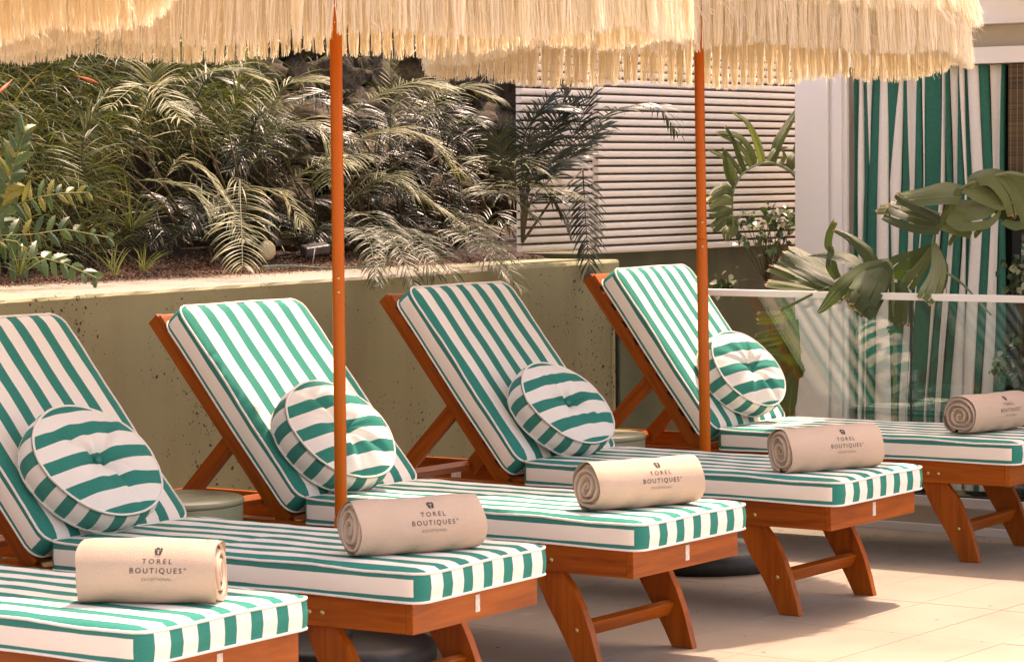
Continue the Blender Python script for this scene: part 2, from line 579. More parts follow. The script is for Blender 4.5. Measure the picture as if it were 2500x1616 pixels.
# ================================================================== SETTING
# ground
g = link('ground', mesh_np('ground', [(-60, -40, -0.03), (60, -40, -0.03), (60, 60, -0.03), (-60, 60, -0.03)], [(0, 1, 2, 3)], M_PAVE))
tag(g, 'beige stone paved pool terrace running far past the loungers, kept pale to bounce light', kind='structure')
terr = link('terrace_floor', box_mesh('terrace_floor', (-6.72, 4.02, -0.026), (-3.28, 9.68, -0.0045), M_GROUT, 0))
tag(terr, 'beige tiled terrace under the row of sun loungers', kind='structure')
tile_me = box_mesh('tile', (0.0011, 0.0011, -0.004), (0.2789, 0.5689, 0.0), M_TILE, 0.0006)
x = -6.71
ix = 0
while x < -3.3:
    y = 9.68 - 0.47
    y = 4.09
    while y < 9.6:
        y1 = min(y + 0.57, 9.68)
        t_ = link('tile', tile_me, terr, (x, y, random.uniform(-0.0006, 0.0004)))
        if y1 - y < 0.56: t_.scale = (1, (y1 - y) / 0.57, 1)
        y += 0.57
    x += 0.28
    ix += 1

# planter wall  (front face x=-6.5, top z=1.02)
def displaced_slab():
    V, Fc = [], []
    ys = np.linspace(3.0, 9.80, 150)
    prof = [(-6.5, 0.0), (-6.5, 0.5), (-6.5, 1.008), (-6.506, 1.018), (-6.518, 1.022), (-6.62, 1.021), (-7.35, 1.017), (-7.35, 0.6)]
    for y in ys:
        for k, (X, Z) in enumerate(prof):
            j = 0.0
            if k in (2, 3, 4): j = 0.0022 * vnoise(y * 9, k, 1) + 0.003 * max(0, vnoise(y * 23, 2, 5) - 0.6)
            V.append((X - j, y, Z - j * 0.8 + (0.012 * (y - 8) / 2 if k > 1 else 0)))
    n = len(prof)
    for i in range(len(ys) - 1):
        for k in range(n - 1):
            Fc.append((i * n + k, (i + 1) * n + k, (i + 1) * n + k + 1, i * n + k + 1))
    return mesh_np('planter_wall', V, Fc, M_CONC, smooth=False)
pw = link('planter_wall', displaced_slab())
tag(pw, 'olive painted concrete retaining wall behind the loungers, pitted and holding the plants', 'wall')

# planting bed
def edge_x(y):
    return float(np.interp(y, [6.0, 7.0, 7.9, 8.75, 9.5, 10], [-7.32, -7.28, -7.10, -7.0, -6.86, -6.80]))
topz = lambda x, y: 1.018 + 0.012 * (y - 8) / 2
bedz = lambda x, y: topz(x, y) - 0.012 + min(0.02, max(0, (edge_x(y) - x) * 0.3)) + 0.14 * max(0, (edge_x(y) - x) / 0.8) ** 1.6
def bed():
    V, Fc = [], []
    nx, ny = 24, 160
    for i in range(nx):
        for j in range(ny):
            X = -6.85 - 1.2 * i / (nx - 1); Y = 3.0 + 9.2 * j / (ny - 1)
            z = bedz(X, Y) + (0.006 * vnoise(X * 8, Y * 6, 2) + RNG.uniform(-.004, .004)) * min(1, max(0, (edge_x(Y) - X) / 0.05))
            V.append((X, Y, z))
    for i in range(nx - 1):
        for j in range(ny - 1):
            Fc.append((i * ny + j, i * ny + j + 1, (i + 1) * ny + j + 1, (i + 1) * ny + j))
    return mesh_np('planting_bed', V, Fc, M_SOIL)
tag(link('planting_bed', bed()), 'dark soil of the raised bed behind the concrete wall', kind='structure')

# bank behind, nearly vertical
def bank_x(y, z):
    return -7.50 - 0.28 * (z - 1.0) + 0.05 * vnoise(y * 1.7, z * 2.1, 4)
def bank():
    V, Fc = [], []
    ny, nz = 150, 60
    for j in range(ny):
        for k in range(nz):
            Y = 2.5 + (12.6 - 2.5) * j / (ny - 1); Z = 0.9 + 2.0 * k / (nz - 1)
            V.append((bank_x(Y, Z) - 0.03 + RNG.uniform(-.015, .015), Y, Z + RNG.uniform(-.01, .01)))
    for j in range(ny - 1):
        for k in range(nz - 1):
            Fc.append((j * nz + k, (j + 1) * nz + k, (j + 1) * nz + k + 1, j * nz + k + 1))
    b0 = len(V)
    V += [(-8.06, 2.5, 2.9), (-8.06, 12.6, 2.9), (-25, 12.6, 4.5), (-25, 2.5, 4.5)]
    Fc.append((b0, b0 + 1, b0 + 2, b0 + 3))
    return mesh_np('hillside', V, Fc, M_SOIL)
tag(link('hillside', bank()), 'steep dark earth bank rising behind the planting bed', kind='structure')

# rock wall of single stones
def rock_mesh(seed, sub=4):
    r = np.random.default_rng(seed)
    bm = bmesh.new()
    bmesh.ops.create_icosphere(bm, subdivisions=sub, radius=1)
    dirs = [Vector(r.normal(size=3)).normalized() for _ in range(14)]
    offs = r.uniform(0.42, 0.82, 14)
    ph = r.uniform(0, 9, 6)
    for v in bm.verts:
        p = v.co.copy()
        for d, o in zip(dirs, offs):
            k = p.dot(d)
            if k > o: p -= d * (k - o) * 0.85
        nse = 0.15 * (math.sin(p.x * 5 + ph[0]) * math.sin(p.y * 6 + ph[1]) + math.sin(p.z * 7 + ph[2]) * 0.7) + 0.06 * math.sin(p.x * 13 + p.y * 13 + ph[3]) + 0.035 * math.sin(p.z * 29 + p.y * 23 + ph[4])
        v.co = p * (1 + nse)
    return bm_mesh('rock', bm, M_ROCK if seed % 3 else M_ROCK2, smooth=True)
rockm = [rock_mesh(s) for s in range(20, 27)]
rw = empty('rock_wall', (-7.7, 9.6, 1.05))
tag(rw, 'rough brown lava stone wall rising behind the palms up to the ribbed cladding', 'rock wall')
def add_rock(x, y, z, s):
    o = link('rock', random.choice(rockm), rw, (x + 7.7, y - 9.6, z - 1.05), (random.uniform(0, 6), random.uniform(0, 6), random.uniform(0, 6)))
    o.scale = (s * random.uniform(.7, 1.0), s * random.uniform(.9, 1.25), s * random.uniform(.8, 1.15))
z = 1.08
row = 0
while z < 2.15:
    s = random.uniform(0.085, 0.11)
    y = 8.5 + random.uniform(-.05, .12)
    while y < 10.95:
        s = random.uniform(0.09, 0.19)
        add_rock(bank_x(y, z) + 0.02 + random.uniform(-.02, .03), y, z + random.uniform(-.03, .03), s)
        y += s * 1.62
    z += 0.18
    row += 1

# gravel and mulch, nobody could count them
def scatter_bits(name, n, xr, yr, zf, size, mat, seed, flat=0.6, long=1.0, stray=False):
    r = np.random.default_rng(seed)
    V, Fc, T = [], [], []
    base = np.array([(1, 0, 0), (-1, 0, 0), (0, 1, 0), (0, -1, 0), (0, 0, 1), (0, 0, -1)], float)
    fcs = [(0, 2, 4), (2, 1, 4), (1, 3, 4), (3, 0, 4), (2, 0, 5), (1, 2, 5), (3, 1, 5), (0, 3, 5)]
    for i in range(n):
        y_ = r.uniform(*yr)
        x_ = edge_x(y_) + 0.02 + (r.normal(0, 0.03) if stray else -abs(r.normal(0, 0.22)))
        if stray: x_ = edge_x(y_) + 0.02 + abs(r.normal(0, 0.09))
        s = size * r.uniform(0.5, 1.4)
        R = np.array(Euler(r.uniform(0, 6, 3) * (1, .3, 1)).to_matrix()) if long == 1.0 else np.array(Euler((r.uniform(-.3, .3), r.uniform(-.25, .25), r.uniform(0, 6))).to_matrix())
        b = base * (s * long, s, s * flat) * r.uniform(.7, 1.3, (6, 1))
        b = b @ R.T + (x_, y_, zf(x_, y_) + s * 0.3)
        k = len(V)
        V += b.tolist()
        Fc += [(a + k, c + k, d + k) for a, c, d in fcs]
        T += [r.uniform(0, 1)] * 6
    return mesh_np(name, V, Fc, mat, attr=T)
M_GRAVEL = m_leaf('gravel_grains', (0.14, 0.06, 0.03), (0.36, 0.20, 0.12), (0.45, 0.32, 0.24), 0.9, 0.0, 40)
M_MULCH = m_leaf('bark_bits', (0.02, 0.009, 0.005), (0.11, 0.04, 0.02), (0.22, 0.10, 0.06), 0.9, 0.0, 40)
tag(link('gravel', scatter_bits('gravel', 13000, None, (6.2, 9.3), lambda x, y: max(bedz(x, y), topz(x, y)) if x > edge_x(y) else bedz(x, y), 0.0048, M_GRAVEL, 3)),
    'terracotta coloured gravel spread along the top of the wall', kind='stuff')
tag(link('loose_gravel', scatter_bits('loose_gravel', 500, None, (6.2, 9.3), topz, 0.0038, M_GRAVEL, 5, stray=True)),
    'stray gravel grains on the concrete wall top', kind='stuff')
tag(link('mulch', scatter_bits('mulch', 4200, None, (8.0, 10.9), bedz, 0.0042, M_MULCH, 4, 0.4, 3.2)),
    'reddish bark mulch and dead leaves on the raised bed', kind='stuff')

# ribbed cladding behind palms: two sheets, every rib a slat
def slat_profile(name, L):
    # horizontal rib: profile in xz (x outwards), extruded along y
    pts = [(-0.012, 0.0), (-0.006, 0.001), (0.014, 0.0035), (0.017, 0.007), (0.018, 0.013), (0.018, 0.0210), (0.0155, 0.0240), (-0.006, 0.0268), (-0.012, 0.0268)]
    return prism(name, pts, 0, L, M_WPAINT, 0)
def cladding(name, x, y0, y1, z0, n, label, pitch=0.0337):
    e = empty(name, (x, y0, z0))
    tag(e, label, 'cladding', 'sheets of ribbed cladding')
    me = slat_profile('slat', y1 - y0)
    for i in range(n):
        link('slat', me, e, (0, 0, i * pitch))
    link('backing', box_mesh('backing', (-0.03, 0.03, 0.0), (-0.0125, y1 - y0, n * pitch + 0.01), M_GROOVESHADE, 0), e)
    return e
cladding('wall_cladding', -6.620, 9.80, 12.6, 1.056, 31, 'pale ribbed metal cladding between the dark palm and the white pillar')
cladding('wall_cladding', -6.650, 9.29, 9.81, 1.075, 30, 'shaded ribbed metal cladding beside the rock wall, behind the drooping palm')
bw = link('back_wall', box_mesh('back_wall', (-7.0, 9.81, 0.0), (-6.645, 12.6, 1.053), M_SHADEWALL, 0.004))
tag(bw, 'olive wall base under the pale ribbed cladding, darkened in colour for its shade', 'wall')

# ================================================================== HOUSE
house = empty('house', (-5.6, 10.9, 0))
tag(house, 'white terrace house front with tall sliding door and pillar behind the glass fence', 'house')
def hpart(name, a, b, mat=M_WPAINT, bevel=0.003, parent=None):
    o = link(name, box_mesh(name, a, b, mat, bevel), parent or house)
    o.location = (-(-5.6), -10.9, 0)
    if parent: o.location = (0, 0, 0)
    return o
YF = 10.85
pil = hpart('pillar', (-6.258, YF, 0), (-6.092, YF + 0.26, 2.7))
hpart('pillar_trim', (-6.0915, YF + 0.022, 0), (-6.072, YF + 0.25, 2.7), M_WPAINT, 0.001)
hpart('door_jamb', (-6.0715, YF + 0.002, 0), (-6.025, YF + 0.03, 1.845))
hpart('door_jamb', (-6.0245, YF + 0.018, 0), (-6.012, YF + 0.03, 1.845), M_WPAINT, 0.001)
hpart('door_jamb', (-6.0115, YF + 0.010, 0), (-6.002, YF + 0.03, 1.845), M_WPAINT, 0.001)
hpart('lintel', (-6.0715, YF - 0.005, 1.8455), (-1.5, YF + 0.2, 1.915))
hpart('frieze', (-6.0915, YF + 0.045, 1.9155), (-1.5, YF + 0.2, 2.0095), M_TAUPE)
hpart('fascia', (-6.0915, YF - 0.03, 2.010), (-1.5, YF + 0.2, 2.26))
hpart('fascia_trim', (-6.0915, YF - 0.045, 2.010), (-1.5, YF - 0.0305, 2.022), M_WPAINT, 0.002)
hpart('eaves', (-5.36, 9.86, 2.262), (-1.5, 12.6, 2.36))
hpart('side_wall', (-6.20, YF + 0.262, 0), (-6.08, 12.6, 2.7))
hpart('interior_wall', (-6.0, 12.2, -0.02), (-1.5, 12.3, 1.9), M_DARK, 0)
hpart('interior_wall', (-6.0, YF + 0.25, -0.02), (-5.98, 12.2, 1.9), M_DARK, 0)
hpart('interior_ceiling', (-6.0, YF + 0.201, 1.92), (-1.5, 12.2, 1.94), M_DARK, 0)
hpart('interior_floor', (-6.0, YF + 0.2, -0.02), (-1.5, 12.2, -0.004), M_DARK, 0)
dp = hpart('door_pane', (-5.20, YF + 0.075, 0.05), (-3.2, YF + 0.081, 1.84), M_GLASS, 0)
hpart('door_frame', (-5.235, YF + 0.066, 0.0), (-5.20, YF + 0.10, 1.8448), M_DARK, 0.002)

# striped curtain from measured folds
cur_top = [2081.5, 2092, 2102, 2113, 2128, 2146, 2165, 2191, 2200, 2209, 2236, 2250, 2259, 2296, 2308, 2315, 2333, 2337.5, 2353, 2362, 2390, 2412, 2440, 2450]
cur_mid = [2081.5, 2090, 2108.5, 2117.5, 2119, 2142.5, 2168, 2170.5, 2196, 2216.5, 2229, 2252, 2256.5, 2299, 2305, 2322, 2333, 2354, 2361, 2371, 2400, 2424, 2436, 2450]
cur_bot = [2082, 2089, 2101, 2109, 2112, 2136, 2172, 2175, 2182, 2197, 2216, 2223, 2226, 2266, 2272, 2288, 2301, 2325, 2353, 2356, 2383, 2398, 2424, 2450]
Z_T, Z_M, Z_B = on_y(2200, 187, YF).z, on_y(2200, 450, YF).z, on_y(2200, 860, YF).z
def curtain():
    V, Fc, mi = [], [], []
    nseg = len(cur_top) - 1
    zs = np.linspace(0.015, 1.842, 30)
    K = 7
    def bx(k, z):
        t, m_, b = (on_y(q, 450, YF + 0.05).x for q in (cur_top[k], cur_mid[k], cur_bot[k]))
        if z > Z_M: return m_ + (t - m_) * (z - Z_M) / (Z_T - Z_M)
        return b + (m_ - b) * (z - Z_B) / (Z_M - Z_B) if z > Z_B - 0.25 else b + (m_ - b) * (-0.25) / (Z_M - Z_B)
    rs = np.random.default_rng(5)
    amp = rs.uniform(0.008, 0.026, nseg); ph = rs.uniform(0, 6, nseg)
    for k in range(nseg):
        b0 = len(V)
        for z in zs:
            x0, x1 = bx(k, z), bx(k + 1, z)
            if x1 < x0 + 0.0008: x1 = x0 + 0.0008
            for i in range(K):
                u = i / (K - 1)
                yv = YF + 0.062 - amp[k] * math.sin(PI * u) * (1 if k % 3 else -0.8) * (0.7 + 0.3 * math.sin(z * 3 + ph[k])) + 0.006 * math.sin(z * 5 + ph[k] + u) + 0.010 * math.sin(k * 0.9 + u * .9)
                V.append((x0 + (x1 - x0) * u, yv, z))
        for a in range(len(zs) - 1):
            for i in range(K - 1):
                Fc.append((b0 + a * K + i, b0 + a * K + i + 1, b0 + (a + 1) * K + i + 1, b0 + (a + 1) * K + i))
                mi.append(k % 2)
    g1 = m_plain('curtain_green', (0.004, 0.115, 0.075), (0.006, 0.15, 0.10), 90, 0.8, 0.1)
    w1 = m_plain('curtain_white', (0.76, 0.71, 0.63), (0.82, 0.77, 0.69), 90, 0.8, 0.1)
    return mesh_np('curtain', V, Fc, None, smooth=True, mats=[g1, w1], midx=mi)
cu = link('striped_curtain', curtain())
sm = cu.modifiers.new('thickness', 'SOLIDIFY'); sm.thickness = 0.0015
tag(cu, 'long green and white striped curtain hanging in folds in the door opening', 'curtain')
bl = link('bamboo_blind', box_mesh('bamboo_blind', (-5.246, YF + 0.050, 1.27), (-4.3, YF + 0.057, 1.843), M_BLIND, 0))
tag(bl, 'brown woven bamboo blind hanging beside the striped curtain', 'blind')

# ================================================================== GLASS FENCE
YG = 9.735
fence = empty('glass_fence', (-5.6, YG, 0))
tag(fence, 'frameless glass balustrade with flat white top rail behind the farthest lounger', 'glass fence')
def fpart(name, a, b, mat, bevel=0.002):
    o = link(name, box_mesh(name, a, b, mat, bevel), fence)
    o.location = (5.6, -YG, 0)
    return o
fpart('top_rail', (-6.47, YG - 0.022, 0.893), (-3.0, YG + 0.022, 0.919), M_WPAINT)
fpart('glass_panel', (-6.46, YG - 0.005, 0.137), (-5.098, YG + 0.005, 0.8925), M_GLASS, 0)
fpart('glass_panel', (-5.090, YG - 0.005, 0.137), (-3.6, YG + 0.005, 0.8925), M_GLASS, 0)
fpart('base_channel', (-6.47, YG - 0.028, 0.100), (-3.0, YG + 0.028, 0.1365), M_WPAINT)
fpart('gasket', (-6.46, YG - 0.012, 0.1368), (-3.0, YG + 0.012, 0.142), M_BLACKRUB, 0)
fpart('plinth', (-6.47, YG - 0.036, 0.012), (-3.0, YG + 0.10, 0.0995), M_TAUPE)
fpart('plinth_foot', (-6.47, YG - 0.052, -0.006), (-3.0, YG - 0.0365, 0.030), M_WPAINT)
for xp in (-5.094,):
    fpart('panel_seal', (xp - 0.0035, YG - 0.006, 0.143), (xp + 0.0035, YG + 0.006, 0.892), M_BLACKRUB, 0)
fpart('end_clamp', (-6.474, YG - 0.008, 0.10), (-6.461, YG + 0.008, 0.892), M_BLACKRUB, 0.001)

# ================================================================== LOUNGERS
W, T, HC, LS, LB, AB = 0.60, 0.071, 0.4325, 1.1932, 0.745, 0.8866
HW = 0.0806
def cushion_mesh(name, L, r, seed, puff=0.010, sagx=None):
    """origin at lower near corner of joint end; x from 0..L, y 0..W, z 0..T. slot0 striped, slot1 boxing"""
    nx, ny = int(L / 0.02), 30
    rs = np.random.default_rng(seed)
    ph = rs.uniform(0, 6, 8)
    def sq(x, y):
        # round the corners by pulling points in
        dx = min(x, L - x); dy = min(y, W - y)
        if dx < r and dy < r:
            cx = r if x < L / 2 else L - r; cy = r if y < W / 2 else W - r
            vx, vy = x - cx, y - cy
            mx_ = max(abs(vx), abs(vy)); ln = math.hypot(vx, vy)
            if ln > 1e-9:
                k = mx_ / ln
                return cx + vx * k, cy + vy * k
        return x, y
    V, Fc, mi = [], [], []
    idx = {}
    for i in range(nx + 1):
        for j in range(ny + 1):
            x_, y_ = L * i / nx, W * j / ny
            e = min(x_, L - x_, y_, W - y_)
            x2, y2 = sq(x_, y_)
            d = min(1, e / 0.05)
            z_ = T + puff * (1 - (1 - d) ** 2) + 0.0022 * vnoise(x_ * 3.2 + ph[0], y_ * 4 + ph[1]) * d
            # soft creases across
            z_ -= 0.0022 * d * math.exp(-((x_ - L * (0.35 + 0.05 * math.sin(ph[2]))) / 0.02) ** 2) * (0.5 + 0.5 * math.sin(y_ * 9 + ph[3]))
            z_ += 0.0016 * math.exp(-((e - 0.018) / 0.014) ** 2) * (math.sin(x_ * 61 + ph[4] * 3) * math.sin(y_ * 53 + ph[5]) + 0.7 * math.sin((x_ + y_) * 97 + ph[6]))
            nj = math.exp(-x_ / 0.09) * d
            z_ += 0.0045 * nj * math.sin(y_ * 41 + ph[2] * 2)
            y2 += 0.006 * nj * math.sin(y_ * 33 + ph[3]) * d
            wob = (0.0026 * math.sin(x_ * 8 + ph[4]) + 0.0014 * math.sin(x_ * 21 + y_ * 17 + ph[7])) * (1 if e < 0.001 else 0)
            idx[i, j] = len(V)
            V.append((x2, y2, z_ + wob))
    for i in range(nx):
        for j in range(ny):
            Fc.append((idx[i, j], idx[i + 1, j], idx[i + 1, j + 1], idx[i, j + 1])); mi.append(0)
    border = [(i, 0) for i in range(nx)] + [(nx, j) for j in range(ny)] + [(i, ny) for i in range(nx, 0, -1)] + [(0, j) for j in range(ny, 0, -1)]
    top = [idx[b] for b in border]
    rings = [top]
    nb = len(border)
    for lev in (0.82, 0.5, 0.18, 0.0):
        ring = []
        for q, b in enumerate(top):
            vx, vy, vz = V[b]
            pa, pb = V[top[q - 1]], V[top[(q + 1) % nb]]
            tx, ty = pb[0] - pa[0], pb[1] - pa[1]
            ln = math.hypot(tx, ty) or 1
            nx_, ny_ = ty / ln, -tx / ln
            bl_ = 0.0045 * math.sin(PI * lev) + 0.0012 * math.sin(q * 0.35 + ph[5] + lev * 3) * math.sin(PI * lev)
            ring.append(len(V))
            zb = vz * lev if lev > 0 else 0.0015 * math.sin(vx * 11 + ph[6])
            V.append((vx + nx_ * bl_, vy + ny_ * bl_, zb))
        rings.append(ring)
    for a in range(len(rings) - 1):
        for q in range(nb):
            r_ = (q + 1) % nb
            f = (rings[a][q], rings[a + 1][q], rings[a + 1][r_], rings[a][r_])
            pa, pb = V[top[q]], V[top[r_]]
            tx, ty = abs(pb[0] - pa[0]), abs(pb[1] - pa[1])
            Fc.append(f); mi.append(1 if tx > 1.6 * ty else 0)
    Fc.append(tuple(rings[-1])); mi.append(1)
    me = mesh_np(name, V, Fc, None, smooth=True, mats=[M_TOP, M_SIDE], midx=mi)
    # sharp edge at the seam
    tp = [Vector(V[b]) for b in top]
    bt = [Vector(V[b]) for b in rings[-1]]
    V2, F2 = [], []
    for loop in (tp, bt):
        v_, f_ = tube_data([p + Vector((0, 0, 0.0005)) for p in loop], 0.0037, 6, closed=True)
        k = len(V2); V2 += v_; F2 += [tuple(a + k for a in ff) for ff in f_]
    pm = mesh_np('piping', V2, F2, M_PIPE, smooth=True)
    return me, pm

seat_me, seat_pipe = cushion_mesh('seat_cushion', LS, 0.038, 1)
back_me, back_pipe = cushion_mesh('back_cushion', LB, 0.045, 2)
ZT = HC - T          # top of the wooden frame
ZB = ZT - HW
FX0, FX1 = -2.11, -0.032     # frame extent in local x
yA, yB = 0.014, 0.586

leg_pts = [(-0.376, 0.2805), (-0.362, 0.235), (-0.335, 0.185), (-0.300, 0.130), (-0.268, 0.075), (-0.229, 0.0),
           (-0.157, 0.0), (-0.172, 0.055), (-0.190, 0.115), (-0.214, 0.175), (-0.244, 0.232), (-0.284, 0.2805)]
leg_me = prism('leg', leg_pts, -0.0135, 0.0135, M_WOODZ, 0.003)
hleg_pts = [(-2.142 - x_, z_) for x_, z_ in leg_pts][::-1]
hleg_me = prism('leg', hleg_pts, -0.0135, 0.0135, M_WOODZ, 0.003)
rail_me = box_mesh('side_rail', (FX0, -0.011, ZB), (FX1 - 0.0225, 0.011, ZT), M_WOOD, 0.002)
board_me = box_mesh('end_board', (-0.011, yA, ZB - 0.0005), (0.011, yB, ZT + 0.0005), M_WOODY, 0.0025)
slat_me = box_mesh('slat', (-0.025, yA + 0.0225, -0.009), (0.025, yB - 0.0225, 0.009), M_WOODY, 0.002)
bslat_me = box_mesh('slat', (-0.025, 0.034, -0.008), (0.025, 0.566, 0.008), M_WOODY, 0.002)
brail_me = box_mesh('back_rail', (-0.085, -0.0125, -0.045), (0.800, 0.0125, 0.0), M_WOOD, 0.0035)
btop_me = box_mesh('head_rail', (-0.022, 0.0555, -0.045), (0.022, 0.5445, 0.0), M_WOODY, 0.003)
plate_me = box_mesh('name_plate', (0.0, -0.010, -0.022), (0.0018, 0.010, 0.022), M_PLATE, 0.0006)
def bolt_mesh():
    me = lathe_mesh('bolt', [(0.0, 0.004), (0.004, 0.0038), (0.0065, 0.0022), (0.0075, 0.0), (0.0075, -0.002)], M_BRASS, 12)
    return me
bolt_me = bolt_mesh()
str_me = box_mesh('stretcher', (-0.011, yA + 0.0495, -0.022), (0.011, yB - 0.0495, 0.022), M_WOODY, 0.0025)

def make_lounger(loc, rz, dab, label):
    R = empty('sun_lounger', loc, rz)
    tag(R, label, 'sun lounger', 'sun loungers in a row along the wall')
    link('side_rail', rail_me, R, (0, yA + 0.011, 0))
    link('side_rail', rail_me, R, (0, yB - 0.011, 0))
    fb = link('foot_board', board_me, R, (FX1 - 0.011, 0, 0))
    link('head_board', board_me, R, (FX0 - 0.0112, 0, 0))
    link('name_plate', plate_me, fb, (0.0112, 0.30, ZT - 0.040))
    for y_ in (yA + 0.036, yB - 0.036):
        for me_ in (leg_me, hleg_me):
            l_ = link('leg', me_, R, (0, y_, 0))
        l2 = None
    for y_, sg in ((yA + 0.036 - 0.0137, -1),):
        link('bolt', bolt_me, R, (-0.236, y_, 0.118), (PI / 2, 0, 0))
        link('bolt', bolt_me, R, (-0.345, yA - 0.0002, ZB + 0.034), (PI / 2, 0, 0))
        link('bolt', bolt_me, R, (-0.305, yA - 0.0002, ZB + 0.034), (PI / 2, 0, 0))
    link('stretcher', str_me, R, (-0.236, 0, 0.118), (0, 0.45, 0))
    link('stretcher', str_me, R, (-1.906, 0, 0.118), (0, -0.45, 0))
    xs = FX1 - 0.06
    while xs > -1.22:
        link('slat', slat_me, R, (xs, 0, ZT - 0.0105)); xs -= 0.075
    sc_ = link('seat_cushion', seat_me, R, (-LS, 0, ZT + 0.0008))
    link('piping', seat_pipe, sc_)
    # backrest parts share a tilted frame of their own; each part carries the tilt
    a = AB + dab
    hx, hz = -LS, HC                       # top surface hinge line
    xd = Vector((-math.cos(a), 0, math.sin(a))); nd = Vector((math.sin(a), 0, math.cos(a)))
    # local axes of back parts: x along the back, y across, z out of the back
    M3 = Matrix((xd, Vector((0, 1, 0)), nd)).transposed()   # left handed? -> mirror below
    if M3.determinant() < 0:
        M3 = Matrix((xd, Vector((0, -1, 0)), nd)).transposed()
    eul = M3.to_euler()
    def bk(name, me, along, off, yy, extra=0.0):
        p = Vector((hx, 0, hz)) + xd * along + nd * off
        return link(name, me, R, (p.x, yy, p.z), eul)
    bc = bk('back_cushion', back_me, 0.0, -T, W)
    link('piping', back_pipe, bc)
    for yy in (yA + 0.040, yB - 0.040):
        bk('back_rail', brail_me, 0.0, -T - 0.0345, yy)
    bk('head_rail', btop_me, 0.775, -T - 0.0345, W)
    s_ = 0.025
    while s_ < 0.78:
        bk('slat', bslat_me, s_, -T - 0.0262 - 0.0002, W); s_ += 0.0815
    # prop
    top_ = Vector((hx, 0, hz)) + xd * 0.335 + nd * (-T - 0.062)
    bot_ = Vector((-1.775, 0, ZB + 0.055))
    d = top_ - bot_; L = d.length
    ang = math.atan2(d.x, d.z)
    pm = box_mesh('prop', (-0.027, -0.011, 0), (0.027, 0.011, L), M_WOODZ, 0.0025)
    for yy in (yA + 0.065, yB - 0.065):
        link('prop', pm, R, (bot_.x, yy, bot_.z), (0, ang, 0))
    link('prop_bar', box_mesh('prop_bar', (-0.012, yA + 0.0765, -0.015), (0.012, yB - 0.0765, 0.015), M_WOODY, 0.002), R,
         (bot_.x, 0, bot_.z + 0.012), (0, ang, 0))
    return R, a

LN = {
 'A': ((-4.0821, 4.3125, 0), 0.0407, 0.0, 'sun lounger nearest the camera, only its striped foot end showing'),
 'B': ((-4.1118, 5.3225, 0), 0.0582, -0.0145, 'sun lounger with its back cut by the photo edge, next to the nearest lounger'),
 'C': ((-4.1769, 6.3952, 0), 0.0187, -0.0263, 'middle sun lounger, partly hidden by the nearer wooden parasol pole'),
 'D': ((-4.2224, 7.5838, 0), 0.0158, -0.0006, 'sun lounger standing between the two parasol poles, silver sticker on its frame'),
 'E': ((-4.2836, 8.9788, 0), 0.0651, 0.0415, 'farthest sun lounger, standing against the glass balustrade'),
}
LG = {}
for k, (loc, rz, dab, lab) in LN.items():
    LG[k] = make_lounger(loc, rz, dab, lab)
stk = link('sticker', box_mesh('sticker', (-0.022, 0, -0.021), (0.022, 0.0012, 0.021), M_PLATE, 0.0004), LG['D'][0], (-1.87, yB - 0.0235, ZB + 0.034))

# ================================================================== PILLOWS
def pillow_mesh(seed):
    rs = np.random.default_rng(seed)
    ph = rs.uniform(0, 6, 6)
    R0, H = 0.180, 0.047
    N = 96
    V, Fc, mi = [], [], []
    rad = [0.0, 0.012, 0.02, 0.03, 0.045, 0.065, 0.09, 0.115, 0.14, 0.16, 0.175, 0.185, R0]
    def face(sign):
        rings = []
        for r in rad:
            ring = []
            u = r / R0
            for k in range(N):
                t = 2 * PI * k / N
                dome = H + 0.037 * (1 - u ** 2.6) - 0.044 * math.exp(-(r / 0.034) ** 1.3)
                cre = 0.0
                for c in range(5):
                    tc = ph[0] + c * 2 * PI / 5 + 0.25 * math.sin(ph[1] + c * 2)
                    dt = (t - tc + PI) % (2 * PI) - PI
                    cre += math.exp(-(dt * max(r, 0.01) / 0.011) ** 2) * math.exp(-(r / 0.125) ** 2)
                dome -= 0.017 * cre * (1 - math.exp(-(r / 0.02) ** 2))
                dome += 0.0045 * math.sin(k * 2 * PI / N * 9 + ph[2]) * u * (1 - u) * 3
                ring.append(len(V))
                rr_ = r * (1 + 0.012 * math.sin(2 * t + ph[3]) * u + 0.008 * math.sin(5 * t + ph[4]) * u)
                V.append((rr_ * math.cos(t), rr_ * math.sin(t), sign * dome))
            rings.append(ring)
        for a in range(len(rings) - 1):
            for k in range(N):
                l = (k + 1) % N
                f = (rings[a][k], rings[a + 1][k], rings[a + 1][l], rings[a][l])
                Fc.append(f if sign > 0 else f[::-1]); mi.append(0)
        return rings[-1]
    top = face(1); bot = face(-1)
    prev = top
    for lev in (0.66, 0.33, 0.0, -0.33, -0.66):
        ring = []
        for k in range(N):
            t = 2 * PI * k / N
            x_, y_, z_ = V[top[k]]
            b = 1 + 0.055 * (1 - lev * lev) + 0.010 * math.sin(22 * t + ph[5]) * (1 - lev * lev)
            ring.append(len(V)); V.append((x_ * b, y_ * b, z_ * lev))
        for k in range(N):
            l = (k + 1) % N
            Fc.append((prev[k], ring[k], ring[l], prev[l])); mi.append(1)
        prev = ring
    for k in range(N):
        l = (k + 1) % N
        Fc.append((prev[k], bot[k], bot[l], prev[l])); mi.append(1)
    me = mesh_np('pillow', V, Fc, None, smooth=True, mats=[M_PIL, M_BOX], midx=mi)
    V2, F2 = [], []
    for lp in (top, bot):
        v_, f_ = tube_data([Vector(V[b]) * 1.006 for b in lp], 0.0036, 6, closed=True)
        k = len(V2); V2 += v_; F2 += [tuple(a + k for a in ff) for ff in f_]
    return me, mesh_np('piping', V2, F2, M_PIPE, smooth=True)
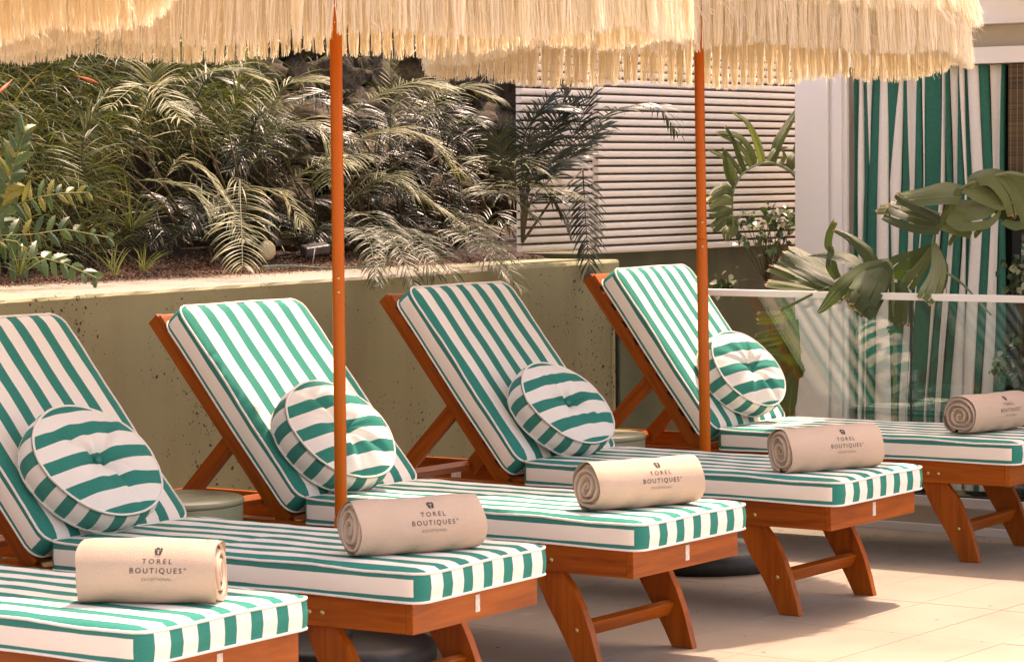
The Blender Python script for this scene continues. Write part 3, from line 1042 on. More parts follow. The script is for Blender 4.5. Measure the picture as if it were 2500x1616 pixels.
M_PIL = fabric_stripes('pillow_canvas', 'X', 0.0842, 0.46, phase=0.02, wob=0.016, bumps=0.35)
def m_boxing():
    t = NT('pillow_boxing')
    sep = t.new('ShaderNodeSeparateXYZ'); t.lk(t.tc.outputs['Object'], sep.inputs[0])
    an = t.math('ARCTAN2', sep.outputs[1], sep.outputs[0])
    f = t.math('FRACT', t.math('ADD', t.math('MULTIPLY', an, 14 / (2 * PI)), 7.3))
    t.col(t.mix(t.math('LESS_THAN', f, 0.48), WHITE, GREEN))
    t.rough(0.85); weave(t, 0.4)
    return t.m
M_BOX = m_boxing()
btn_me = lathe_mesh('button', [(0.0, 0.006), (0.006, 0.0055), (0.0105, 0.003), (0.0115, 0.0), (0.010, -0.004)],
                    m_plain('button_cloth', tuple(x * .8 for x in GREEN), GREEN, 80, 0.8, 0.1), 20)
def place_pillow(key, pos, nrm, R_sc, squash, roll, label, seed):
    """pos in the lounger's own frame, nrm the world direction the buttoned face looks at"""
    e_ = empty('round_pillow')
    tag(e_, label, 'pillow', 'round striped pillows on the loungers')
    me, pm = pillow_mesh(seed)
    b = link('cover', me, e_)
    link('piping', pm, b)
    link('button', btn_me, e_, (0, 0, 0.0495 * R_sc))
    nd2 = Vector(nrm).normalized()
    xd2 = (Vector((0, 0, 1)) - nd2 * nd2.z).normalized()
    M3 = Matrix((xd2, nd2.cross(xd2), nd2)).transposed() @ Matrix.Rotation(roll, 3, 'Z')
    RZ = Matrix.Rotation(math.radians(-45), 4, 'Z')
    S = RZ @ Matrix.Diagonal((R_sc * squash, R_sc * 1.05, R_sc * 1.05, 1)) @ RZ.inverted()

    Mw = Matrix.Translation(Vector(LN[key][0])) @ Matrix.Rotation(LN[key][1], 4, 'Z') @ Matrix.Translation(Vector(pos)) @ Matrix.Identity(4)
    me.transform(S); pm.transform(S)
    e_.matrix_world = Matrix.Translation(Mw.translation) @ M3.to_4x4()
    return e_
place_pillow('B', (-1.196, 0.18, 0.611), (0.80, -0.20, 0.57), 1.00, 0.87, 0.10, 'round striped pillow on the lounger cut by the photo edge, button showing', 11)
place_pillow('C', (-1.201, 0.17, 0.604), (0.79, -0.21, 0.57), 0.99, 0.86, 0.08, 'round striped pillow partly covered by the nearer parasol pole', 12)
place_pillow('D', (-1.175, 0.215, 0.594), (0.78, -0.22, 0.58), 0.97, 0.80, 0.08, 'round striped pillow on the lounger between the poles', 13)
place_pillow('E', (-1.215, 0.25, 0.627), (0.82, -0.18, 0.50), 0.93, 0.88, 0.04, 'round striped pillow on the farthest lounger, its edge behind a pole', 14)

# ================================================================== TOWELS
def text_mesh(s, size, spacing=1.15):
    cu_ = bpy.data.curves.new('txt', 'FONT')
    cu_.body = s; cu_.size = size; cu_.align_x = 'CENTER'; cu_.align_y = 'CENTER'
    cu_.space_character = spacing
    cu_.resolution_u = 3
    o = bpy.data.objects.new('txt', cu_)
    C.objects.link(o)
    dg = bpy.context.evaluated_depsgraph_get()
    me = bpy.data.meshes.new_from_object(o.evaluated_get(dg))
    bpy.data.objects.remove(o)
    return me

TR = 0.0735
def towel_section(t, seed):
    """outer radius at angle t (slightly slumped roll)"""
    return TR * (1 + 0.025 * math.sin(2 * t + seed) + 0.012 * math.sin(3 * t + seed * 2)) - (0.006 * math.exp(-((t + PI / 2) / 0.45) ** 2))

def towel_meshes(seed, L, fold=False):
    rs = np.random.default_rng(seed)
    ph = rs.uniform(0, 6, 6)
    N, K = 64, 26
    V, Fc = [], []
    def R_at(t, x_):
        e = abs(x_) / (L / 2)
        r = towel_section(t, ph[0]) * (1 + 0.022 * math.sin(x_ * 15 + ph[1] + t) + 0.016 * math.sin(x_ * 33 + ph[2]) * math.sin(t * 2 + ph[3]) + 0.008 * math.sin(x_ * 60 + t * 3 + ph[4]))
        return r * (1 - 0.035 * e ** 8)
    for i in range(K + 1):
        x_ = -L / 2 + L * i / K
        for k in range(N):
            t = -PI + 2 * PI * k / N
            r = R_at(t, x_)
            V.append((x_ + 0.004 * math.sin(3 * t + ph[4]) * (abs(x_) / (L / 2)) ** 6, r * math.cos(t), r * math.sin(t)))
    for i in range(K):
        for k in range(N):
            l = (k + 1) % N
            Fc.append((i * N + k, i * N + l, (i + 1) * N + l, (i + 1) * N + k))
    outer = mesh_np('towel_wrap', V, Fc, M_TOWEL, smooth=True)
    # spiral layers seen at both ends
    V, Fc = [], []
    turns = 3.6
    S = 120
    for sgn in (-1, 1):
        xe = sgn * (L / 2 - 0.001)
        for i in range(S + 1):
            u = i / S
            t = ph[5] + 2 * PI * turns * u
            tt = (t + PI) % (2 * PI) - PI
            r = towel_section(tt, ph[0]) * 0.955 * (1 - u) ** 0.92 + 0.004
            r += 0.0025 * math.sin(t * 2.3 + ph[2]) * (1 - u)
            w = 0.0068 * (0.9 + 0.25 * math.sin(t * 1.7))
            jx = 0.0035 * math.sin(t * 1.1 + ph[3]) + 0.006 * math.sin(PI * u) * (1 if i % 2 else 1)
            for dr, dx in ((-w, -0.02), (-w * 0.8, 0.001), (-w * 0.3, 0.0055), (w * 0.3, 0.0055), (w * 0.8, 0.001), (w, -0.02)):
                rr_ = max(0.0, r - w + dr * 0.92)
                V.append((xe + sgn * (dx + jx - 0.006), rr_ * math.cos(t), rr_ * math.sin(t)))
        b0 = 0 if sgn < 0 else (S + 1) * 6
        for i in range(S):
            for q in range(5):
                f = (b0 + i * 6 + q, b0 + i * 6 + q + 1, b0 + (i + 1) * 6 + q + 1, b0 + (i + 1) * 6 + q)
                Fc.append(f)
        c0 = len(V)
        xs_ = xe - sgn * 0.012
        V.append((xs_, 0, 0))
        for k in range(N):
            t = -PI + 2 * PI * k / N
            r = towel_section(t, ph[0]) * 0.93
            V.append((xs_, r * math.cos(t), r * math.sin(t)))
        for k in range(N):
            Fc.append((c0, c0 + 1 + k, c0 + 1 + (k + 1) % N))
    inner = mesh_np('towel_spiral', V, Fc, M_TOWEL, smooth=True)
    def wrap(me, x0, a0, mat, name):
        """lay flat lettering (x along, y up) on the roll around angle a0"""
        bm = bmesh.new(); bm.from_mesh(me)
        bmesh.ops.triangulate(bm, faces=bm.faces)
        bmesh.ops.subdivide_edges(bm, edges=[e for e in bm.edges if e.calc_length() > 0.004], cuts=2)
        for v in bm.verts:
            # face looking towards -y local (camera side): angle measured from -y upward
            ang = a0 + v.co.y / TR
            t = PI - ang
            tt = (t + PI) % (2 * PI) - PI
            x_ = x0 + v.co.x
            r = R_at(tt, x_) + 0.0011
            v.co = Vector((x_, r * math.cos(tt), r * math.sin(tt)))
        mm = bpy.data.meshes.new(name)
        bm.to_mesh(mm); bm.free()
        mm.materials.clear(); mm.materials.append(mat)
        return mm
    letters = []
    tx = 0.028
    letters.append(wrap(text_mesh('TOREL', 0.0175, 1.45), tx, math.radians(27), M_INK, 'lettering'))
    letters.append(wrap(text_mesh('BOUTIQUES\u00b0', 0.0175, 1.35), tx + 0.003, math.radians(10), M_INK, 'lettering'))
    letters.append(wrap(text_mesh('EXCEPTIONAL', 0.0095, 1.15), tx, math.radians(-5), M_INKS, 'lettering'))
    # emblem: tapered pot with a pale T left open in it and a lid on top
    bm = bmesh.new()
    def quad(pts):
        bm.faces.new([bm.verts.new((x_ * 0.0013, y_ * 0.0013, 0)) for x_, y_ in pts])
    quad([(-7, 5), (7, 5), (7.2, 7), (-7.2, 7)])
    quad([(-7, 5), (-4, 5), (-4, 2.6), (-6.6, 2.6)]); quad([(4, 5), (7, 5), (6.6, 2.6), (4, 2.6)])
    quad([(-6.6, 2.6), (-1.2, 2.6), (-1.2, -4.5), (-5.2, -4.5)]); quad([(1.2, 2.6), (6.6, 2.6), (5.2, -4.5), (1.2, -4.5)])
    quad([(-5.2, -4.5), (5.2, -4.5), (4.9, -6.5), (-4.9, -6.5)])
    quad([(-5.5, 7.4), (1.5, 7.4), (0.5, 10), (-3.5, 10.5)]); quad([(2.5, 7.4), (6.5, 7.4), (5.5, 9.5), (3.5, 9.8)])
    mm = bpy.data.meshes.new('e'); bm.to_mesh(mm); bm.free()
    letters.append(wrap(mm, tx, math.radians(47), M_INK, 'emblem'))
    return outer, inner, letters

def place_towel(cx, cy, phi, L, label, seed, spin=0.0, sx=1.0):
    """phi: angle of the axis away from the picture plane"""
    d = (right0 * math.cos(phi) + Vector((fwd.x, fwd.y, 0)).normalized() * math.sin(phi)).normalized()
    e_ = empty('rolled_towel', (cx, cy, HC + T * 0.13 + TR - 0.004), math.atan2(d.y, d.x))
    tag(e_, label, 'towel', 'rolled towels on the foot ends')
    outer, inner, letters = towel_meshes(seed, L)
    w = link('outer_layer', outer, e_)
    link('spiral_end', inner, e_)
    for m_ in letters:
        link(m_.name.split('.')[0], m_, w)
    e_.scale = (1, 1.0, 1.0)
    return e_
r_ = math.radians
tw = {}
tw['A'] = place_towel(-4.315, 4.60, r_(-7), 0.315, 'rolled beige towel on the nearest lounger, lying square to the camera', 31)
tw['B'] = place_towel(-4.33, 5.575, r_(26), 0.345, 'rolled beige towel in shade just right of the nearer parasol pole', 32)
tw['C'] = place_towel(-4.362, 6.675, r_(30), 0.355, 'rolled beige towel with loosely coiled end on the middle lounger', 33)
tw['D'] = place_towel(-4.405, 7.835, r_(29), 0.360, 'rolled beige towel on the lounger between the two poles', 34)
tw['E'] = place_towel(-4.545, 9.29, r_(46), 0.375, 'rolled beige towel on the farthest lounger, cut by the photo edge', 35)

# ================================================================== PARASOLS
def fringe_mesh(R0, z0, length, n, seed, width=0.0042, flare=0.012, tiltfun=None, short=0.0):
    r = np.random.default_rng(seed)
    V, Fc, T_ = [], [], []
    K = 6
    nl = 170
    lock_off = r.uniform(-.5, .5, nl) * 0.012 + np.where(r.uniform(size=nl) < .16, r.uniform(0, 0.035, nl), 0)
    lock_len = r.uniform(0.975, 1.02, nl)
    lock_tint = r.uniform(0, 1, nl)
    for i in range(n):
        a = 2 * PI * (i + r.uniform(-.4, .4)) / n
        lk_ = int((a / (2 * PI)) * nl) % nl
        sc8 = abs(math.sin(a * 4))            # scallop between ribs
        Lh = length * lock_len[lk_] * (1.02 - abs(r.normal(0, 0.055))) + 0.03 * sc8
        rad = R0 + r.normal(0, 0.006) + lock_off[lk_]
        w = width * r.uniform(0.4, 1.4)
        tw_ = r.uniform(-1.0, 1.0)
        ph = r.uniform(0, 6, 2)
        lockc = 2 * PI * (lk_ + 0.5) / nl
        curl = abs(r.normal(0, 0.004)); tj = r.uniform()
        b0 = len(V)
        for k in range(K + 1):
            u = k / K
            aa = a + (lockc - a) * 0.38 * u ** 1.5 + 0.004 * math.sin(u * 7 + ph[0]) * u / R0
            rad_ = rad + flare * u + 0.005 * math.sin(u * 6 + ph[1]) * u + curl * u * u
            z_ = z0 - Lh * u + r.normal(0, 0.001)
            if tiltfun: z_ += tiltfun(aa)
            ww = w * (1 - 0.55 * u)
            tx_, ty_ = -math.sin(aa + tw_ * (0.5 + u)), math.cos(aa + tw_ * (0.5 + u))
            cx_, cy_ = rad_ * math.cos(aa), rad_ * math.sin(aa)
            V.append((cx_ - tx_ * ww / 2, cy_ - ty_ * ww / 2, z_))
            V.append((cx_ + tx_ * ww / 2, cy_ + ty_ * ww / 2, z_))
            T_ += [0.28 + 0.32 * lock_tint[lk_] + 0.30 * tj] * 2
        for k in range(K):
            Fc.append((b0 + 2 * k, b0 + 2 * k + 1, b0 + 2 * k + 3, b0 + 2 * k + 2))
    return mesh_np('fringe', V, Fc, M_RAFFIA, attr=T_)

def fuzz_mesh(R0, z0, n, seed, tiltfun):
    """frayed short ends poking outwards"""
    r = np.random.default_rng(seed)
    V, Fc, T_ = [], [], []
    clumps = [(r.uniform(0, 2 * PI), r.uniform(-.03, .10)) for _ in range(70)]
    for i in range(n):
        a = r.uniform(0, 2 * PI); z_ = z0 + r.uniform(-.14, .10); rad = R0 + 0.012
        L = r.uniform(0.012, 0.04)
        if i % 3 == 0:
            ca_, cz_ = clumps[(i // 3) % 70]
            a = ca_ + r.normal(0, 0.02); z_ = z0 + cz_ + r.normal(0, .01); L = r.uniform(0.05, 0.10)
        d = np.array([math.cos(a), math.sin(a), 0]) * r.uniform(.2, .8) + np.array([-math.sin(a), math.cos(a), 0]) * r.normal(0, .5) + np.array([0, 0, r.uniform(-1.0, .2)])
        d /= np.linalg.norm(d)
        side = np.array([-math.sin(a), math.cos(a), 0.3]); side /= np.linalg.norm(side)
        p = np.array([rad * math.cos(a), rad * math.sin(a), z_ + tiltfun(a)])
        b0 = len(V); w = 0.0016
        for u, ww in ((0, w), (.5, w * .8), (1, w * .2)):
            q = p + d * L * u + np.array([0, 0, -0.008 * u * u]) 
            V.append(tuple(q - side * ww)); V.append(tuple(q + side * ww))
            T_ += [r.uniform(.6, 1)] * 2
        Fc += [(b0, b0 + 1, b0 + 3, b0 + 2), (b0 + 2, b0 + 3, b0 + 5, b0 + 4)]
    return mesh_np('frayed_ends', V, Fc, M_RAFFIA, attr=T_)

def umbrella(x, y, zrim, label, seed, tilt=(0, 0), lean=0.0, R0=0.955):
    """tilt: (rise towards the camera's right, rise towards the camera) in metres over the radius"""
    e_ = empty('raffia_parasol', (x, y, 0))
    tag(e_, label, 'parasol', 'raffia fringed parasols')
    ra, ca = math.atan2(st, ct), math.atan2(-ct, st)
    tf = lambda a: tilt[0] * math.cos(a - ra) + tilt[1] * math.cos(a - ca)
    base = link('base', lathe_mesh('base', [(0.0, 0.0), (0.262, 0.0), (0.270, 0.008), (0.272, 0.048), (0.262, 0.066), (0.235, 0.074), (0.06, 0.084), (0.0, 0.084)], M_BLACKRUB, 64), e_)
    link('sleeve', lathe_mesh('sleeve', [(0.030, 0.0845), (0.030, 0.24), (0.026, 0.245), (0.0, 0.246)], M_BLACKRUB, 24), base)
    dx = right0 * lean
    p0, p1, p2 = Vector((0, 0, 0.20)), Vector((-dx.x * 1.0, -dx.y * 1.0, 1.16 if lean else 0.42)), Vector((-dx.x * 2.2, -dx.y * 2.2, 2.36))
    def rounded(name, a, b, r, mat=M_POLE):
        v_, f_ = tube_data([a, a + (b - a) * 0.004, a + (b - a) * 0.996, b], [r * .93, r, r, r * .93], 20)
        return link(name, mesh_np(name, v_, f_, mat, smooth=True), e_)
    rounded('lower_pole', p0, p1, 0.0196)
    rounded('upper_pole', p1, p2, 0.0176)
    toC = Vector((st, -ct, 0))
    for zz in ((1.065, 1.105) if lean == 0 else (1.135, 1.22)):
        q = p0 + (p2 - p0) * ((zz - 0.2) / 2.16) + toC * (0.0188 if lean else 0.0172)
        bo = link('screw', bolt_me, e_, q, Vector(toC).to_track_quat('Z', 'Y').to_euler())
        bo.scale = (0.7, 0.7, 0.8)
    zc = zrim + 0.275
    # cloth cone and valance
    V, Fc = [], []
    n = 64
    prof = [(0.02, 0.36), (0.35, 0.245), (0.7, 0.115), (R0 - 0.02, 0.015), (R0 - 0.018, -0.035)]
    for rr_, zz in prof:
        for k in range(n):
            a = 2 * PI * k / n
            V.append((p2.x + rr_ * math.cos(a), p2.y + rr_ * math.sin(a), zc + zz + tf(a) * rr_ / R0 - 0.010 * abs(math.sin(4 * a)) * rr_))
    for i in range(len(prof) - 1):
        for k in range(n):
            l = (k + 1) % n
            Fc.append((i * n + k, i * n + l, (i + 1) * n + l, (i + 1) * n + k))
    canopy = link('canopy', mesh_np('canopy', V, Fc, M_CANVAS, smooth=True), e_)
    canopy.modifiers.new('thickness', 'SOLIDIFY').thickness = 0.003
    for k in range(8):
        a = 2 * PI * k / 8
        v_, f_ = tube_data([Vector((p2.x, p2.y, zc + 0.33)), Vector((p2.x + (R0 - .03) * math.cos(a), p2.y + (R0 - .03) * math.sin(a), zc + 0.0 + tf(a)))], 0.008, 6)
        link('rib', mesh_np('rib', v_, f_, M_WOODZ, smooth=True), e_)
    off = (p2.x, p2.y, 0)
    f1 = link('fringe', fringe_mesh(R0, zc + 0.015, 0.275, 7600, seed, tiltfun=tf), e_, off); tag(f1, kind='stuff')
    f2 = link('fringe', fringe_mesh(R0 - 0.012, zc + 0.005, 0.262, 1500, seed + 1, width=0.008, tiltfun=tf), e_, off); tag(f2, kind='stuff')
    f3 = link('upper_fringe', fringe_mesh(R0 - 0.035, zc + 0.125, 0.245, 3600, seed + 2, flare=0.072, tiltfun=tf), e_, off); tag(f3, kind='stuff')
    f4 = link('top_fringe', fringe_mesh(R0 - 0.24, zc + 0.22, 0.26, 2200, seed + 3, flare=0.16, tiltfun=tf), e_, off); tag(f4, kind='stuff')
    f5 = link('frayed_ends', fuzz_mesh(R0, zrim + 0.15, 2600, seed + 4, tf), e_, off); tag(f5, kind='stuff')
    return e_
M_CANVAS = m_plain('parasol_canvas', (0.62, 0.52, 0.38), (0.70, 0.60, 0.46), 30, 0.9, 0.1)
umbrella(-5.05, 6.17, 1.758, 'raffia parasol on the pole between the second and third loungers, front left', 100, (0.02, -0.018))
umbrella(-5.22, 8.42, 1.762, 'raffia parasol on the farther pole, its fringed right edge against the white house', 200, (0.0, 0.032), lean=0.012, R0=0.93)
umbrella(-5.05, 4.08, 1.83, 'raffia parasol whose fringe crosses the top left corner, pole out of view', 300, (0.0, 0.10))

# ================================================================== SIDE TABLES
def table(x, y, r, z, label):
    e_ = empty('side_table', (x, y, 0))
    tag(e_, label, 'side table', 'round sage side tables')
    link('body', lathe_mesh('body', [(0, 0), (r * .92, 0), (r * .94, 0.01), (r * .985, z - 0.03), (r * .985, z - 0.018)], M_TABLE, 64), e_)
    link('table_top', lathe_mesh('table_top', [(r * .97, z - 0.018), (r, z - 0.014), (r, z - 0.004), (r * .985, z), (0.0, z)], M_TABLE, 64), e_)
table(-5.64, 6.10, 0.215, 0.448, 'round sage green table between the two left loungers in view')
table(-5.73, 8.44, 0.205, 0.445, 'round sage green table behind the farther parasol pole')

# ================================================================== PLANTS
def frond_data(path, nl, ll, width=0.008, up=Vector((0, 0, 1)), droop=0.5, seed=0, start=0.12, both=True, sunny=True, ang=55, tint=0.5, curl=0.3):
    """feather palm leaf: rachis tube + leaflets (tapered bent strips). returns V,F,T"""
    r = random.Random(seed)
    P = [Vector(p) for p in path]
    # resample (Catmull-Rom)
    pts = []
    n = len(P)
    for i in range(n - 1):
        p0, p1, p2, p3 = P[max(i - 1, 0)], P[i], P[i + 1], P[min(i + 2, n - 1)]
        for k in range(12):
            t = k / 12
            pts.append(0.5 * ((2 * p1) + (p2 - p0) * t + (2 * p0 - 5 * p1 + 4 * p2 - p3) * t * t + (3 * p1 - p0 - 3 * p2 + p3) * t ** 3))
    pts.append(P[-1])
    m_ = len(pts)
    V, Fc = tube_data(pts, [0.0034 * (1 - 0.75 * i / m_) for i in range(m_)], 5)
    T_ = [tint * .6] * len(V)
    for s in range(nl):
        u = start + (1 - start) * (s / (nl - 1)) ** 0.95
        f = u * (m_ - 1)
        i = min(int(f), m_ - 2)
        p = pts[i].lerp(pts[i + 1], f - i)
        tan = (pts[min(i + 2, m_ - 1)] - pts[max(i - 1, 0)]).normalized()
        side = tan.cross(up)
        if side.length < 0.05: side = Vector((0, 1, 0))
        side.normalize()
        nrm = side.cross(tan).normalized()
        prof = math.sin(PI * min(1, (u * 0.86 + 0.14))) ** 0.55
        L = ll * (0.35 + 0.65 * prof) * r.uniform(.86, 1.1)
        for sg in (-1, 1):
            if r.random() < 0.05: continue
            A = math.radians(ang * (1.12 - 0.55 * u) + r.uniform(-7, 7))
            d = tan * math.cos(A) + side * sg * math.sin(A) + nrm * r.uniform(0.05, 0.35)
            d.normalize()
            q = p.copy()
            K = 6
            b0 = len(V)
            tt = min(1, max(0, tint + r.uniform(-.3, .3)))
            wv = nrm * 0.75 + tan * 0.45 + Vector((r.uniform(-.25, .25), r.uniform(-.25, .25), r.uniform(-.25, .25)))
            want = (Vector((0.58, -0.81, 0.1)) * r.uniform(.35, .8) + Vector((r.uniform(-.2, .2), r.uniform(-.2, .3), 0.8))).normalized()
            dr = droop * r.uniform(.7, 1.4)
            for k in range(K + 1):
                v = k / K
                w = width * (0.45 + 1.2 * v) if v < 0.35 else width * (1.02 * (1 - ((v - 0.35) / 0.65) ** 1.7)) + 0.0004
                sd = d.cross(want) if sunny else (tan * 0.8 + nrm * 0.3) - d * (tan * 0.8 + nrm * 0.3).dot(d)
                if sd.length < 0.05: sd = side.copy()
                sd.normalize()
                V.append(tuple(q - sd * w / 2)); V.append(tuple(q + sd * w / 2))
                T_ += [tt, tt]
                d = (d + Vector((0, 0, -1)) * dr * 0.30 * (0.35 + v)).normalized()
                q = q + d * (L / K)
            for k in range(K):
                Fc.append((b0 + 2 * k, b0 + 2 * k + 1, b0 + 2 * k + 3, b0 + 2 * k + 2))
    return V, Fc, T_

def at(px, py, X=-6.95):
    # leaves over the wall edge stay, everything further back sits deeper in the bed
    if X < -6.6: X = X - 0.28 * min(1.0, (-6.6 - X) / 0.3)
    return on_x(px, py, X)

def palm(name, base, fronds, label, mat=M_PALM, cat='palm', group='feather palms in the raised bed', seed=0, lw=0.0056):
    """fronds: list of (list of (px,py,X), n leaflets, leaflet length, tint, droop)"""
    e_ = empty(name, base)
    tag(e_, label, cat, group)
    b = Vector(base)
    for i, (pp, nl, ll, ti, dr) in enumerate(fronds):
        path = [at(*q) for q in pp]
        V, Fc, T_ = frond_data(path, int(nl * 0.85), ll * 1.12, tint=ti, droop=dr * 0.62, seed=seed * 50 + i, width=lw, ang=62, sunny=(seed != 5))
        V = [tuple(Vector(v) - b) for v in V]
        link('frond', mesh_np('frond', V, Fc, mat, attr=T_), e_)
        # petiole from the ground to the first point
        p0 = path[0]
        mid = (p0 + b) / 2 + Vector((0, 0, 0.03))
        v_, f_ = tube_data([Vector((0, 0, 0)), mid - b, p0 - b], [0.006, 0.0045, 0.0036], 6)
        link('stalk', mesh_np('stalk', v_, f_, M_STEM, smooth=True), e_)
    return e_

NB = 34
palm('feather_palm', at(470, 600, -7.05), [
    ([(300, 415, -7.0), (345, 320, -6.98), (368, 235, -6.95), (372, 175, -6.93)], NB, 0.17, 0.75, 0.9),
    ([(330, 330, -6.95), (368, 225, -6.90), (330, 212, -6.85), (270, 262, -6.80)], 26, 0.10, 0.9, 0.5),
    ([(365, 400, -6.95), (372, 215, -6.9), (410, 250, -6.85), (440, 290, -6.8)], 26, 0.12, 0.9, 0.5),
    ([(230, 480, -6.98), (200, 400, -6.93), (215, 300, -6.9), (255, 240, -6.88)], NB, 0.14, 0.35, 0.7),
    ([(330, 440, -6.9), (400, 445, -6.86), (470, 470, -6.83), (510, 520, -6.8)], NB, 0.12, 0.5, 0.6),
    ([(400, 450, -6.95), (430, 395, -6.9), (500, 420, -6.86), (560, 500, -6.82)], NB, 0.13, 0.72, 0.9),
], 'pale feather palm spreading in front of the grassy bank', seed=1)
palm('feather_palm', at(610, 610, -7.0), [
    ([(595, 440, -7.0), (640, 330, -6.97), (690, 215, -6.95), (770, 200, -6.9)], NB + 8, 0.20, 0.72, 0.9),
    ([(520, 400, -7.0), (560, 300, -6.97), (580, 230, -6.95), (600, 160, -6.93)], NB, 0.18, 0.6, 0.85),
    ([(600, 420, -6.97), (680, 320, -6.93), (760, 300, -6.9), (810, 370, -6.86)], NB, 0.17, 0.75, 0.9),
    ([(440, 220, -6.95), (490, 185, -6.92), (560, 170, -6.9), (640, 195, -6.86)], NB, 0.13, 0.78, 0.5),
    ([(560, 420, -6.97), (600, 460, -6.9), (680, 470, -6.86), (735, 540, -6.8)], NB, 0.14, 0.82, 1.0),
    ([(585, 440, -6.9), (587, 500, -6.82), (590, 570, -6.70), (592, 650, -6.60)], NB, 0.17, 0.62, 0.9),
    ([(450, 400, -6.93), (520, 480, -6.85), (570, 540, -6.8), (600, 590, -6.75)], 28, 0.10, 0.45, 0.9),
    ([(560, 330, -7.0), (500, 280, -6.97), (470, 250, -6.95), (430, 260, -6.93)], 28, 0.15, 0.5, 0.8),
    ([(660, 480, -6.97), (740, 420, -6.92), (800, 390, -6.88), (850, 400, -6.84)], NB, 0.13, 0.7, 0.7),
], 'tall pale feather palm just left of the nearer pole', seed=2)
palm('feather_palm', at(900, 600, -7.02), [
    ([(845, 285, -7.0), (920, 235, -6.96), (1000, 205, -6.92), (1075, 215, -6.88)], NB + 6, 0.18, 0.68, 0.8),
    ([(990, 310, -6.98), (1050, 255, -6.94), (1120, 215, -6.9), (1200, 240, -6.86)], NB + 6, 0.18, 0.62, 0.8),
    ([(840, 370, -6.95), (900, 330, -6.92), (975, 320, -6.9), (1050, 350, -6.86), (1130, 430, -6.82)], NB + 10, 0.16, 0.86, 0.9),
    ([(850, 430, -6.95), (950, 440, -6.9), (1040, 490, -6.85), (1120, 545, -6.8)], NB + 10, 0.15, 0.74, 0.9),
    ([(955, 480, -7.0), (952, 350, -6.98), (955, 240, -6.96), (953, 150, -6.94)], NB + 6, 0.07, 0.8, 0.3),
    ([(850, 500, -6.93), (900, 450, -6.9), (960, 430, -6.87), (1010, 470, -6.83)], NB, 0.15, 0.6, 0.9),
    ([(860, 560, -6.9), (940, 560, -6.85), (1010, 590, -6.54), (1060, 665, -6.38)], NB + 4, 0.14, 0.08, 1.1),
    ([(850, 540, -6.9), (890, 520, -6.85), (950, 570, -6.60), (1000, 665, -6.40)], NB, 0.14, 0.08, 1.1),
    ([(880, 570, -6.85), (930, 575, -6.7), (975, 610, -6.5), (1010, 690, -6.38)], NB, 0.11, 0.08, 1.1),
    ([(850, 560, -6.85), (880, 560, -6.7), (905, 600, -6.5), (915, 680, -6.40)], NB, 0.10, 0.08, 1.1),
    ([(900, 420, -6.93), (860, 380, -6.9), (830, 400, -6.87), (800, 450, -6.85)], NB, 0.14, 0.55, 1.0),
], 'feather palm spreading right of the nearer pole, with yellowing leaves', seed=3)
palm('feather_palm', at(1130, 600, -7.0), [
    ([(1120, 440, -6.95), (1190, 395, -6.75), (1260, 390, -6.56), (1340, 435, -6.48)], NB + 6, 0.15, 0.5, 0.7),
    ([(1150, 480, -6.92), (1230, 445, -6.65), (1310, 455, -6.50), (1405, 482, -6.45)], NB + 8, 0.14, 0.65, 0.9),
    ([(1050, 500, -6.93), (1110, 520, -6.88), (1170, 560, -6.75), (1215, 620, -6.50), (1270, 705, -6.36)], NB + 8, 0.13, 0.3, 0.9),
    ([(1020, 585, -6.9), (1100, 575, -6.82), (1180, 590, -6.75), (1240, 635, -6.58)], NB, 0.10, 0.4, 1.2),
    ([(1170, 480, -6.9), (1210, 470, -6.65), (1250, 480, -6.54), (1300, 530, -6.48)], 30, 0.12, 0.1, 0.9),
    ([(1080, 420, -7.0), (1100, 330, -6.97), (1140, 290, -6.95), (1180, 310, -6.9)], NB, 0.13, 0.3, 0.9),
    ([(1090, 560, -6.8), (1140, 575, -6.65), (1185, 610, -6.5), (1240, 680, -6.38)], NB, 0.12, 0.08, 1.0),
    ([(1010, 560, -6.88), (1050, 600, -6.7), (1085, 640, -6.46), (1120, 690, -6.38)], 28, 0.10, 0.08, 1.0),
    ([(950, 560, -6.86), (948, 600, -6.66), (940, 640, -6.46), (925, 695, -6.40)], 20, 0.10, 0.25, 1.0),
], 'low feather palm drooping over the wall top beside the rock wall', seed=4)
